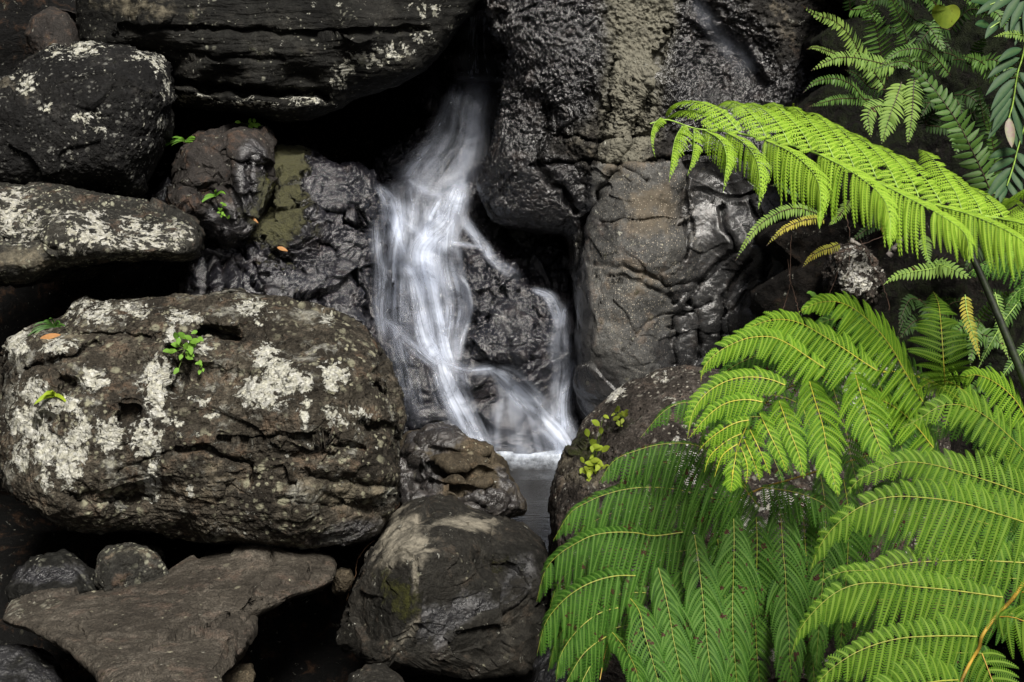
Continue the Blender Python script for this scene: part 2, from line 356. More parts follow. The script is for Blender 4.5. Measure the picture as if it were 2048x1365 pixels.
# --- bedrock and cliffs (terrain)
S = dict(kind='structure')
def below(x, y): return (y > 326 + 3 * np.sin(x * .05) - .06 * (x - 1300)) & (x > 1188 - (y - 330) * .12)
rock('cliff', [(925, -220), (968, 20), (1006, 110), (1000, 200), (985, 290), (955, 380), (985, 440), (1080, 466), (1136, 470), (1150, 540), (1152, 640), (1145, 760), (1162, 840), (1200, 870), (1320, 880), (1450, 850), (1600, 800), (1800, 620), (2050, 400), (2050, -220)],
     7.7, .62, 1.6, [M_CLIFF, M_BULGE], c=(1350, 250), slope=.055, n=4.6, na=900, nr=420, seed=11, amp=.05, s=2.2, ridge=.008, fine=.022, facet=[(3.2, .07), (9, .02)],
     fmask=lambda x, y: np.where(below(x, y), .12, 1.) * (1 - .6 * sstep(y, 200, 330)) , split=below,
     carve=[([(1225, 120), (1215, 220), (1185, 330)], 6, .05), ([(1110, 270), (1210, 282), (1300, 272)], 4, .05), ([(1060, 330), (1150, 322), (1240, 327), (1310, 320), (1390, 312), (1560, 318)], 4, .06),
            ([(1335, 60), (1300, 180), (1262, 290), (1240, 328), (1205, 380), (1172, 440), (1150, 530)], 6, .07), ([(1100, 210), (1080, 330), (1150, 420)], 9, .07), ([(1380, 0), (1450, 80), (1520, 160)], 22, .05), ([(1180, 180), (1230, 270)], 4, .03), ([(1290, 360), (1240, 330)], 4, .03),
            ([(1372, 330), (1370, 420), (1384, 440), (1370, 520)], 5, .05), ([(1205, 444), (1280, 438), (1370, 442)], 3, .018), ([(1240, 700), (1300, 640), (1360, 622), (1420, 600)], 3, .02),
            ([(1190, 530), (1260, 538), (1340, 572), (1390, 560)], 6, .02), ([(1190, 550), (1270, 562), (1350, 600), (1400, 560)], 5, .02), ([(1350, 640), (1345, 700), (1350, 740)], 6, .05),
            ([(1440, 420), (1470, 500), (1400, 560), (1340, 650)], 6, .05), ([(1500, 400), (1540, 470), (1530, 600)], 6, .05), ([(1380, 600), (1400, 660), (1395, 720)], 5, .05), ([(1500, 520), (1450, 590), (1440, 680)], 5, .05), ([(1390, 380), (1450, 400), (1520, 390)], 6, .04)],
     relief=[(1100, 350, .08), (1060, 240, .1), (1290, 200, -.06), (1450, 130, .12), (1020, 410, .2), (1120, 430, .12), (1410, 400, .1), (1440, 560, .12), (1500, 480, -.02), (1380, 650, .12), (1290, 480, -.07), (1250, 700, -.05), (1230, 600, -.07), (1320, 380, -.04), (1420, 720, .14), (1200, 800, .02)], rr=46,
     tan=[(1280, 60, 62, 100), (1265, 190, 52, 100), (1245, 290, 40, 60, .8), (1180, 270, 50, 50, .35), (1600, 30, 130, 60, .3), (1310, 420, 60, 50, .7), (1270, 560, 60, 40, .4), (1260, 640, 60, 60, .3)],
     speck=[(1370, 470, 45, 120), (1280, 560, 110, 90, .8), (1300, 400, 80, 70, .5), (1320, 660, 60, 70, .7), (1230, 450, 60, 80, .4)],
     wet=[(1090, 90, 100, 140), (1440, 170, 95, 130), (1010, 250, 70, 160), (1500, 230, 130, 90), (1060, 400, 110, 70), (1420, 40, 50, 90), (1560, 480, 150, 210), (1420, 620, 62, 70), (1400, 720, 80, 60), (1435, 400, 54, 70), (1162, 680, 18, 150, .9), (1190, 800, 60, 60, .7)], **S)
rock('cascade_bedrock', [(850, -200), (1030, -200), (1030, 160), (1040, 380), (1100, 470), (1170, 560), (1180, 700), (1175, 850), (1160, 960), (1080, 985), (960, 985), (800, 930), (745, 640), (725, 400), (770, 310), (850, 240), (860, 100)],
     7.85, .35, 1.4, M_WET, c=(950, 480), slope=.13, n=3, na=620, nr=300, seed=21, amp=.04, s=2.6, ridge=.012, fold=.03, facet=[(4.5, .12), (11, .035)], fine=.006, wetall=1.,
     relief=[(930, 100, .35), (940, 170, -.05), (900, 300, .1), (880, 380, -.04), (1080, 470, .45), (1050, 380, .4), (1110, 540, .25), (850, 480, -.05), (860, 620, .02), (1000, 600, .0), (900, 730, -.12), (1000, 840, -.02)], rr=45,
     tan=[(1010, 540, 40, 22, .6)], **S)
rock('cascade_bedrock', [(925, 470), (960, 480), (1010, 520), (1060, 570), (1105, 600), (1125, 680), (1110, 760), (1095, 830), (1040, 790), (985, 745), (930, 738), (905, 690), (915, 600)],
     7.4, .26, .6, M_WET, slope=.12, n=2.4, na=420, nr=160, seed=25, amp=.03, s=4, ridge=.02, facet=[(6, .09), (14, .03)], fine=.008, fold=.02, wetall=1.,
     relief=[(1000, 700, -.05), (1040, 580, .05)], rr=40, carve=[([(960, 500), (1000, 580), (960, 680)], 9, .06), ([(1040, 560), (1075, 640), (1060, 720)], 8, .04)], tan=[(1010, 660, 30, 18, .35)], **S)
rock('cascade_bedrock', [(905, 745), (940, 735), (985, 745), (1000, 790), (998, 850), (1004, 960), (940, 960), (915, 830)], 7.34, .16, .5, M_WET, slope=.1, n=2.3, na=260, nr=100, seed=27, amp=.03, s=5, ridge=.012, facet=[(8, .05)], fine=.006, wetall=1., **S)
rock('cascade_bedrock', [(985, 770), (1020, 775), (1070, 810), (1110, 850), (1130, 960), (1060, 975), (1000, 965), (982, 850)], 7.3, .16, .5, M_WET, slope=.12, n=2.2, na=260, nr=100, seed=28, amp=.03, s=5, ridge=.012, facet=[(8, .05)], fine=.006, wetall=1., **S)
rock('cascade_bedrock', [(745, 600), (790, 640), (850, 690), (890, 760), (900, 830), (930, 890), (860, 890), (790, 880), (750, 760)], 7.2, .2, .6, M_WET, slope=.1, n=2.3, na=300, nr=120, seed=29, amp=.03, s=4.5, facet=[(7, .07)], ridge=.01, fold=.02, wetall=1., **S)
rock('bedrock', [(540, 310), (560, 292), (600, 297), (650, 320), (720, 345), (760, 385), (778, 500), (775, 620), (800, 720), (805, 850), (600, 760), (350, 700), (365, 560), (400, 490), (440, 440), (520, 400)],
     7.2, .42, 1.2, M_WET, c=(600, 530), slope=.12, n=2.6, na=560, nr=240, seed=33, amp=.05, s=2.6, ridge=.022, fold=.008, facet=[(3, .16), (8, .05), (18, .016)], fdir=(.8, -.2, -.6), fine=.008, wetall=1., tilt_x=.04,
     carve=[([(400, 470), (430, 560), (420, 620)], 5, .06), ([(470, 480), (520, 560), (580, 600)], 5, .07), ([(580, 400), (640, 480), (710, 540), (750, 640)], 6, .1), ([(520, 480), (600, 540), (650, 620)], 5, .07), ([(600, 350), (625, 420), (740, 440)], 5, .07), ([(450, 520), (470, 580), (500, 620)], 5, .06)],
     relief=[(570, 340, -.1), (650, 370, -.06), (560, 440, -.08), (620, 560, .03), (700, 450, .0)], rr=40,
     moss=[(568, 325, 34, 40), (530, 370, 26, 36, .9), (545, 425, 50, 50), (500, 455, 28, 22, .9), (560, 520, 28, 26, .45), (620, 465, 20, 12, .4)], **S)
rock('bedrock', [(330, 400), (345, 330), (362, 295), (400, 268), (440, 262), (480, 248), (520, 256), (550, 290), (552, 340), (535, 400), (520, 440), (500, 480), (455, 490), (400, 455), (345, 445)],
     7.0, .32, 1.2, M_BROWN, c=(440, 370), slope=.14, n=2.7, na=420, nr=170, seed=37, amp=.03, s=3.2, facet=[(5, .06), (14, .015)], fold=.004, fine=.003,
     carve=[([(455, 300), (460, 350), (470, 400), (490, 450)], 7, .05), ([(360, 370), (400, 380), (440, 370)], 6, .03), ([(410, 390), (430, 420), (445, 450)], 12, .06), ([(500, 320), (495, 380), (505, 420)], 7, .04), ([(400, 285), (455, 310), (520, 330)], 5, .02)],
     relief=[(380, 410, -.07), (400, 320, -.03), (500, 290, -.04), (430, 420, .05)], rr=32, moss=[(530, 390, 16, 34, .7), (500, 430, 20, 20, .5)], wet=[(505, 380, 28, 70), (470, 460, 60, 26), (440, 430, 30, 20, .7)], **S)

# --- boulders
B = 'boulder'
rock('boulder', [(150, -160), (152, 40), (160, 80), (175, 100), (250, 112), (335, 135), (348, 205), (400, 215), (480, 226), (560, 242), (615, 238), (668, 216), (715, 188), (800, 168), (848, 142), (885, 100), (930, 45), (968, -20), (960, -160)],
     7.35, .45, 2.4, M_DARKB, c=(540, 20), slope=.05, n=3.6, na=640, nr=240, seed=41, amp=.04, s=2., strata=.012, fine=.004,
     relief=[(480, 205, -.1), (600, 215, -.08), (450, 175, .12), (600, 180, .14), (300, 30, -.1), (720, 60, -.1)], rr=28,
     carve=[([(340, 168), (420, 182), (520, 186), (650, 190)], 9, .16), ([(230, 60), (400, 58), (600, 70), (850, 60)], 6, .04), ([(200, 100), (400, 110), (560, 120)], 6, .03)],
     lichen=[(690, 140, 20, 14, .62), (735, 120, 36, 14, .66), (790, 105, 36, 14, .66), (840, 70, 16, 14, .6), (680, 165, 18, 14, .5), (610, 200, 40, 12, .6), (500, 208, 60, 8, .55), (850, 20, 30, 14, .5), (380, 198, 34, 8, .5)],
     tan=[(280, 12, 90, 26, .5)], label='huge dark boulder overhanging the top left, white lichen dots near its right edge', cat=B)
rock('boulder', [(-160, 180), (0, 152), (55, 118), (108, 98), (200, 97), (312, 106), (338, 135), (346, 190), (336, 255), (318, 310), (280, 380), (120, 400), (-160, 390)],
     6.75, .5, 1.6, M_LEFT, c=(130, 240), slope=.08, n=2.8, na=520, nr=200, seed=43, amp=.03, s=2.6, facet=[(3.5, .08)], ridge=.01, fine=.008,
     lichen=[(125, 108, 30, 12, .55), (50, 165, 20, 20, .6), (165, 235, 32, 10, .7), (200, 262, 20, 7, .65), (315, 125, 14, 24, .6), (330, 180, 10, 22, .6), (330, 245, 8, 12, .7), (285, 112, 20, 10, .55), (170, 105, 30, 8, .6), (90, 215, 14, 10, .5)],
     tan=[(30, 175, 60, 26, .3)], label='rounded dark boulder at the left under the huge overhanging one, pale lichen rimming its top', cat=B)
rock('boulder', [(50, 70), (62, 38), (100, 12), (135, 28), (158, 60), (172, 110), (140, 140), (80, 130)], 8., .2, .5, M_BROWN, seed=44, amp=.03, s=5, na=240, nr=90, slope=.08, label='small brown angular rock at the top left corner, wedged behind two boulders', cat='rock')
rock('boulder', [(-160, 358), (0, 365), (110, 372), (200, 392), (300, 410), (350, 424), (388, 442), (404, 470), (402, 500), (375, 520), (300, 514), (200, 524), (120, 532), (60, 556), (0, 560), (-160, 575)],
     6.05, .38, 1.7, M_SLABL, c=(130, 462), slope=.28, n=2.4, na=520, nr=170, seed=46, amp=.025, s=3, facet=[(4, .05)], ridge=.01, fine=.006,
     relief=[(50, 400, .12), (200, 420, .1), (300, 430, .1), (150, 470, -.05), (60, 510, .04)], rr=40, carve=[([(0, 470), (80, 482), (112, 500)], 6, .04)],
     lichen=[(30, 400, 34, 16, .6), (20, 440, 40, 30, .7), (60, 455, 30, 28, .6), (130, 430, 34, 22, .65), (185, 465, 34, 30, .8), (240, 480, 34, 26, .6), (300, 480, 40, 24, .7), (258, 445, 20, 14, .7), (350, 470, 30, 24, .55), (150, 490, 30, 20, .5)],
     tan=[(55, 515, 60, 26, .5)], label='long flat slab at the left edge covered in white and grey lichen', cat=B)
rock('boulder', [(-8, 900), (0, 770), (18, 705), (42, 672), (85, 652), (130, 648), (160, 606), (180, 599), (215, 604), (300, 600), (400, 597), (440, 586), (480, 585), (505, 597), (560, 600), (620, 618), (690, 642), (740, 668), (772, 704), (792, 742), (810, 800), (811, 838), (796, 868), (795, 960), (788, 1020), (760, 1068), (700, 1090), (600, 1078), (540, 1082), (430, 1085), (300, 1068), (180, 1058), (80, 1030), (15, 980)],
     5.55, .5, 1.3, M_BOULDER, c=(410, 840), slope=.12, n=4.2, na=900, nr=360, seed=51, amp=.03, s=2.4, facet=[(3, .06), (8, .018)], strata=.012, ridge=.008, fine=.007,
     relief=[(250, 640, .16), (400, 625, .18), (560, 640, .14), (330, 690, -.06), (600, 800, -.08), (200, 800, -.05), (420, 770, .02), (560, 990, .05), (300, 1040, .14), (700, 1060, .2), (480, 1050, .12)], rr=60,
     carve=[([(405, 672), (440, 668), (470, 672)], 14, .2), ([(348, 700), (350, 740), (352, 770)], 13, .13), ([(365, 745), (400, 752), (470, 760)], 26, .07), ([(240, 828), (255, 828)], 14, .12),
            ([(75, 840), (90, 842)], 8, .09), ([(130, 765), (150, 770)], 10, .08), ([(200, 690), (130, 720), (60, 740)], 8, .05), ([(440, 876), (500, 885), (560, 870), (640, 880), (730, 900)], 4, .05),
            ([(240, 940), (330, 905), (400, 900), (500, 930)], 6, .05), ([(500, 930), (505, 960)], 5, .04), ([(580, 960), (680, 955), (790, 975)], 12, .06), ([(560, 1000), (680, 1010), (780, 1030)], 8, .03),
            ([(720, 850), (790, 862)], 10, .06), ([(745, 770), (765, 778)], 8, .07), ([(150, 990), (300, 1000)], 14, .06), ([(60, 680), (160, 665), (320, 672)], 6, .04), ([(370, 1060), (400, 1075)], 20, .1)],
     lichen=[(314, 758, 30, 32), (531, 716, 20, 22), (556, 745, 28, 22), (525, 786, 38, 26), (592, 768, 24, 18), (665, 755, 22, 24, .9), (183, 757, 24, 20, .9), (66, 784, 30, 22, .9), (58, 845, 36, 28), (120, 805, 28, 18),
             (42, 915, 18, 22, .8), (100, 898, 26, 32), (142, 916, 28, 36), (166, 862, 16, 22), (217, 868, 22, 28), (289, 876, 26, 34), (306, 966, 14, 36, .8), (115, 694, 28, 20, .8), (365, 637, 34, 10, .8), (340, 669, 12, 14),
             (503, 622, 28, 22, .8), (186, 622, 38, 22, .7), (262, 618, 46, 12, .7), (42, 686, 16, 24), (424, 826, 18, 8, .7), (402, 797, 18, 8, .7), (340, 843, 18, 8, .9), (382, 979, 7, 8), (102, 966, 14, 18, .8), (610, 822, 10, 30, .6),
             (318, 800, 12, 30, .9), (650, 640, 14, 12, .6), (690, 830, 60, 22, .45), (400, 690, 26, 12, .6)],
     tan=[(110, 676, 50, 7, .7), (680, 980, 90, 30, .45), (620, 640, 60, 16, .4), (420, 960, 60, 40, .35)], wet=[(720, 1070, 80, 26, .7)], label='big boulder left of the waterfall, crusted with white lichen patches', cat=B)
rock('boulder', [(0, 1242), (25, 1200), (70, 1185), (160, 1176), (250, 1166), (325, 1152), (375, 1122), (440, 1100), (500, 1088), (538, 1084), (556, 1096), (578, 1112), (630, 1106), (656, 1108), (672, 1130), (668, 1168), (600, 1190), (545, 1210), (507, 1230), (506, 1262), (490, 1310), (455, 1345), (420, 1420), (330, 1440), (240, 1400), (190, 1350), (110, 1290), (40, 1256), (5, 1250)],
     4.72, .2, .7, M_TAN, c=(310, 1235), slope=.42, n=4.2, na=620, nr=220, seed=57, amp=.012, s=3.5, facet=[(3, .05), (9, .012)], fine=.003,
     relief=[(600, 1140, .02), (540, 1110, -.05)], rr=35, carve=[([(505, 1232), (470, 1290), (440, 1340)], 10, .04), ([(545, 1090), (540, 1130), (490, 1220)], 7, .03), ([(335, 1270), (370, 1255), (420, 1262), (460, 1230)], 7, .03), ([(30, 1240), (120, 1240), (200, 1300)], 8, .015), ([(560, 1180), (640, 1130)], 8, .03)],
     lichen=[(30, 1215, 30, 14, .55), (90, 1200, 30, 14, .4)], label='flat tan wedge slab in the bottom left corner, smooth pitted face', cat=B)
rock('boulder', [(655, 1292), (672, 1240), (700, 1180), (740, 1115), (785, 1052), (830, 1018), (875, 1003), (900, 1004), (940, 1022), (1000, 1040), (1050, 1068), (1078, 1100), (1095, 1200), (1090, 1300), (1060, 1345), (960, 1350), (850, 1340), (760, 1325), (690, 1305)],
     4.95, .34, .7, M_WEDGE, c=(860, 1190), slope=.3, n=2.7, na=560, nr=220, seed=61, amp=.012, s=4, facet=[(3.5, .07), (10, .016)], ridge=.006, fine=.004,
     relief=[(850, 1120, -.14), (845, 1200, -.14), (835, 1280, -.08), (900, 1060, -.05), (960, 1180, .14), (940, 1280, .2), (1020, 1200, .18), (720, 1230, .08)], rr=42,
     carve=[([(680, 1270), (740, 1290), (830, 1310)], 8, .04), ([(755, 1250), (800, 1290)], 7, .05), ([(700, 1220), (760, 1200)], 7, .03), ([(880, 1030), (868, 1060), (845, 1100)], 4, .01)],
     tan=[(800, 1085, 50, 50, .6), (838, 1150, 26, 70, .6), (920, 1050, 60, 22, .6), (800, 1290, 60, 26, .4)], moss=[(775, 1210, 30, 50, .6), (840, 1220, 32, 36, .6), (1010, 1120, 50, 30, .25)],  # tan on the left flank also paints in the light falling there
     wet=[(960, 1260, 80, 70, .6), (1040, 1180, 40, 80, .5)], cuts=[(-.75, -.6, .3, .25), (.5, -.85, .12, .22)], label='pointed boulder at the bottom centre, pale left ridge painted as lit, dark right face', cat=B)
rock('boulder', [(795, 900), (815, 870), (850, 858), (885, 855), (915, 866), (945, 882), (985, 893), (1005, 920), (1018, 950), (1035, 990), (1048, 1022), (1010, 1040), (950, 1045), (860, 1060), (800, 1050), (790, 960)],
     5.9, .28, .6, M_CARVED, c=(910, 950), slope=.16, n=2.5, na=420, nr=160, seed=65, amp=.02, s=6, ridge=.015, fold=.05, fdir=(1, 0, -.25), fine=.003,
     carve=[([(860, 895), (920, 905), (980, 915)], 6, .03), ([(850, 930), (900, 950), (960, 945), (1010, 960)], 7, .06), ([(860, 965), (920, 985), (980, 975)], 8, .06), ([(900, 1000), (960, 1010)], 8, .05), ([(800, 900), (840, 980)], 16, .1)],
     wet=[(820, 980, 44, 80, .9), (980, 1015, 70, 30, .8), (860, 875, 60, 22, .8), (1010, 960, 20, 30, .6)], label='small water-carved brown rock with wavy folds at the pool below the waterfall', cat='rock')
rock('boulder', [(1095, 1010), (1112, 950), (1145, 895), (1165, 850), (1200, 812), (1255, 772), (1310, 745), (1365, 734), (1420, 742), (1500, 760), (1620, 740), (1760, 700), (1860, 760), (1900, 950), (1880, 1300), (1800, 1460), (1300, 1480), (1160, 1400), (1100, 1200)],
     5.25, .55, .9, M_RIGHTB, c=(1470, 1090), slope=.14, n=2.6, na=620, nr=220, seed=71, amp=.03, s=2.6, facet=[(3.5, .06)], ridge=.012, fine=.007,
     carve=[([(1130, 960), (1180, 900), (1240, 860)], 12, .05), ([(1250, 800), (1330, 770)], 8, .02)],
     lichen=[(1228, 803, 10, 8), (1240, 790, 16, 12, .7), (1320, 752, 24, 6, .5), (1370, 935, 26, 40, .7), (1345, 800, 20, 10, .3), (1535, 1010, 40, 30, .7), (1750, 700, 40, 24, .6), (1600, 1000, 40, 20, .7), (1500, 1050, 40, 20, .5), (1740, 780, 50, 60, .6), (1420, 1080, 30, 30, .4), (1480, 1180, 30, 60, .35)],
     moss=[(1165, 900, 20, 30, .5), (1240, 850, 30, 20, .35)], tan=[(1165, 930, 40, 50, .5)], label='large spotted boulder right of the pool, half hidden behind the tree fern fronds', cat=B)
rock('boulder', [(195, 1168), (198, 1110), (215, 1092), (262, 1087), (296, 1092), (312, 1110), (330, 1140), (338, 1180), (300, 1200), (210, 1200)], 5.0, .14, .3, M_SLABL, slope=.2, n=3, na=280, nr=110, seed=75, amp=.02, s=7, ridge=.01,
     tan=[(260, 1105, 40, 14, .4)], cuts=[(.5, -.8, .2, .1)], label='small pale blocky stone under the big lichen boulder, right of a dark stone', cat='stone')
rock('boulder', [(8, 1180), (25, 1150), (70, 1118), (125, 1105), (165, 1125), (192, 1145), (196, 1185), (120, 1215), (30, 1210)], 5.0, .14, .3, M_DARKB, slope=.2, na=260, nr=100, seed=77, amp=.03, s=6, ridge=.015, wet=[(90, 1150, 90, 20, .6)], label='low dark wet stone at the left edge under the big lichen boulder', cat='stone')
rock('boulder', [(685, 1380), (700, 1348), (730, 1330), (765, 1330), (795, 1352), (830, 1400), (800, 1450), (700, 1450)], 4.45, .1, .2, M_WEDGE, slope=.2, na=240, nr=90, seed=78, amp=.02, s=7, label='small grey stone cut by the bottom edge, below the pointed boulder', cat='stone')
rock('boulder', [(-60, 1330), (0, 1292), (60, 1300), (110, 1335), (140, 1400), (60, 1460), (-60, 1440)], 4.55, .12, .3, M_DARKB, slope=.2, na=240, nr=90, seed=79, amp=.03, s=6, wetall=.5, label='dark wet stone in the bottom left corner below the tan slab', cat='stone')
rock('boulder', [(662, 1150), (680, 1136), (702, 1138), (708, 1160), (690, 1190), (668, 1190)], 5.2, .07, .2, M_CARVED, na=200, nr=80, seed=80, amp=.015, s=9, label='tiny reddish stone between the tan slab and the pointed boulder', cat='stone')
rock('boulder', [(1060, 1400), (1075, 1330), (1100, 1290), (1150, 1270), (1220, 1290), (1300, 1400), (1250, 1480), (1080, 1480)], 4.7, .2, .4, M_LEFT, slope=.2, na=260, nr=100, seed=82, amp=.03, s=6, wetall=.6, label='dark wet stone under the lowest left tips of the tree fern', cat='stone')
rock('boulder', [(415, 1385), (432, 1350), (470, 1330), (505, 1326), (512, 1350), (490, 1400), (440, 1420)], 4.55, .08, .2, M_CARVED, slope=.2, na=220, nr=80, seed=83, amp=.02, s=8, cuts=[(.3, -.8, .5, .05)], label='small chipped stone tucked under the right end of the tan slab', cat='stone')
rock('boulder', [(1655, 570), (1662, 535), (1685, 512), (1720, 502), (1748, 520), (1762, 560), (1750, 600), (1690, 612)], 5.9, .14, .3, M_RIGHTB, na=360, nr=140, seed=84, amp=.07, s=6, ridge=.04, fine=.012, lichen=[(1715, 550, 30, 34, .75)], label='rough grey-white stone in the bank between the bright frond and the lower fronds', cat='stone')
rock('boulder', [(285, 395), (310, 370), (335, 350), (352, 372), (350, 420), (320, 440), (280, 420)], 7.3, .12, .4, M_WET, na=220, nr=80, seed=85, amp=.04, s=6, wetall=1., label='black wet stone between the lichen slab and the brown bedrock', cat='stone')

# --- gorge walls (the side ones added to cut sky light), bank, bed: the dark ground behind and under everything
def sheet(name, xs, ys, fy, mat, amp, s, seed, ridge=0., fine=.01, attrs=None, **tg):
    X, Yp = np.meshgrid(xs, ys); P = W(X, Yp, fy(X, Yp))
    h = amp * fbm(P, s, 5, seed) + fine * fbm(P, 30, 3, seed + 7)
    if ridge: h = h + ridge * fbm(P, s * 2, 4, seed + 4, .5, True)
    P = P.copy(); P[..., 1] -= h; P[..., 2] += .5 * h
    z = np.zeros(X.size); at = dict(lichen=z, moss=z, tan=z, speck=z, wet=z)
    for k, b in (attrs or {}).items(): at[k] = blob(X, Yp, b).ravel()
    o = make(name, P.reshape(-1, 3), gridfaces(*X.shape)[:, ::-1], mat, at); ROCKS.append((P.reshape(-1, 3), gridfaces(*X.shape)[:, ::-1], None, None, True))
    return tag(o, kind='structure')
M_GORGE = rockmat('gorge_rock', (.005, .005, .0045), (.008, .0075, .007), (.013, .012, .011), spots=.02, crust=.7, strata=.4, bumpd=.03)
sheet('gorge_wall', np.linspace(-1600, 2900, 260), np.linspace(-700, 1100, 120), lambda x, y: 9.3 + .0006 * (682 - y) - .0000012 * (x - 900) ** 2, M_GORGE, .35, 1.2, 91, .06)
M_SOIL = rockmat('bank_soil', (.01, .007, .005), (.018, .013, .009), (.035, .025, .016), spots=.03, crust=.8, strata=.1, moss=(.014, .022, .005), bumpd=.04, red=(.07, .035, .015))
def banky(x, y):
    b = 6.5 - .0011 * (x - 1600) - .0009 * (y - 300)
    return b + 1.6 * sstep(1700 - .25 * y - x + 40 * np.sin(y * .05), 0, 90)
sheet('bank', np.linspace(1500, 2900, 420), np.linspace(-500, 1250, 460), banky, M_SOIL, .16, 3., 95, .04, attrs=dict(moss=[(1900, 150, 300, 200, .6), (1900, 700, 250, 160, .5)]))
def ground(name, x0, x1, y0, y1, nx, ny, z, amp, mat, seed):
    X, Y = np.meshgrid(np.linspace(x0, x1, nx), np.linspace(y0, y1, ny)); P = np.stack([X, Y, np.full(X.shape, z)], -1)
    P[..., 2] -= .4 * sstep(5.9 - Y, 0, .5)
    P[..., 2] += amp * fbm(P, 1.6, 5, seed) + amp * .5 * fbm(P, 7, 3, seed + 5)
    q = np.zeros(X.size); return P, dict(lichen=q, moss=q, tan=q, speck=q, wet=q)
P, at = ground('stream_bed', -9, 9, -6, 11, 260, 260, -.16, .12, None, 97)
far = np.maximum(0, np.abs(P[..., 0]) - 3.2); P[..., 2] += .35 * far ** 1.3
P[..., 2] += .3 * np.maximum(0, .5 - P[..., 1])                 # ground rises to the footpath the camera stands on
P[..., 2] = np.minimum(P[..., 2], np.where(P[..., 1] < 1, 1.2, 9))
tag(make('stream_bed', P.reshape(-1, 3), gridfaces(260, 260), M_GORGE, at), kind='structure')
for nm_, x0, sg in (('gorge_wall', -3.6, 1), ('gorge_wall', 4.6, -1)):  # unseen side walls, added to block sky light, mainly from the left
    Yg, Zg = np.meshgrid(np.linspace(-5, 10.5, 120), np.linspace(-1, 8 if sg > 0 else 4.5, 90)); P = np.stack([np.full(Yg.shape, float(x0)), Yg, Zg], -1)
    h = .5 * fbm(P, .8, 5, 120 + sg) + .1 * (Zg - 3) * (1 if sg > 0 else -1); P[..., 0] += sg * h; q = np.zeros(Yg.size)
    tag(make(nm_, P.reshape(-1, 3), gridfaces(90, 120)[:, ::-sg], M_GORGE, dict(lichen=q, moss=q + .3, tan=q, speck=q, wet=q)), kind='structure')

# ---------------------------------------------------------------- ray hits on the rocks (to lay water and small plants on them)
def bvh(sel):
    bv = []; bf = []; k0 = 0
    for V, fq, f1, f2, st_ in ROCKS:
        if sel or st_: bv.append(V); bf.append(fq + k0); k0 += len(V)
    return BVHTree.FromPolygons(np.concatenate(bv).tolist(), np.concatenate(bf).tolist())
BVH, BVHB = bvh(True), bvh(False)
def hit(px, py, dflt=7.5, tree=None):
    o = Vector((0, 0, CAMZ)); q = W(px, py, 7.); dr = (Vector(q) - o).normalized()
    loc, nn, _, _ = (tree or BVH).ray_cast(o, dr, 30)
    return (np.array(loc), np.array(nn)) if loc is not None else (W(px, py, dflt), np.array([0, -1., 0]))

# ---------------------------------------------------------------- water
def watermat(name, colr, lo, hi, fu=1.):
    t = NT(name); uvn = t.n('ShaderNodeCombineXYZ'); t.lk(t.attr('fu'), uvn.inputs[0]); t.lk(t.attr('fv'), uvn.inputs[1]); t.lk(t.attr('fs'), uvn.inputs[2])
    a = t.noise(t.map(uvn.outputs[0], (70 * fu, 1.4, 1)), 1, 4, .6, .1)[0]; b = t.noise(t.map(uvn.outputs[0], (15 * fu, 1.3, 1)), 1, 2, .5, .3)[0]
    s_ = t.math('ADD', t.math('MULTIPLY', a, .45), t.math('MULTIPLY', b, .55))
    st2 = t.ss(s_, .32, .68)
    dn = t.math('MULTIPLY', t.attr('dens'), .84)
    al = t.math('MULTIPLY', dn, t.math('ADD', t.math('MULTIPLY', st2, hi), lo))
    al = t.math('ADD', al, t.math('MULTIPLY', t.ss(dn, .6, 1.1), .3), clamp=True)
    pv = t.noise(t.map(uvn.outputs[0], (11, 7, 1)), 1, 4, .6, .6)[0]
    al = t.math('MULTIPLY', al, t.ss(pv, .3, .62, .35, 1.05))
    al = t.math('MINIMUM', al, .9)
    nm = t.bump(s_, .01, .5)
    d1 = t.bsdf(colr, .45, nm, .5)
    tr = t.n('ShaderNodeBsdfTranslucent'); t.lk(colr, tr.inputs[0])
    m1 = t.n('ShaderNodeMixShader'); m1.inputs[0].default_value = .3; t.lk(d1.outputs[0], m1.inputs[1]); t.lk(tr.outputs[0], m1.inputs[2])
    tp = t.n('ShaderNodeBsdfTransparent'); mx = t.n('ShaderNodeMixShader'); t.lk(al, mx.inputs[0]); t.lk(tp.outputs[0], mx.inputs[1]); t.lk(m1.outputs[0], mx.inputs[2])
    return t.fin(mx)
M_FALL = watermat('falling_water', (.74, .81, .97), .06, .85)
WA = Acc(); wid = [0]
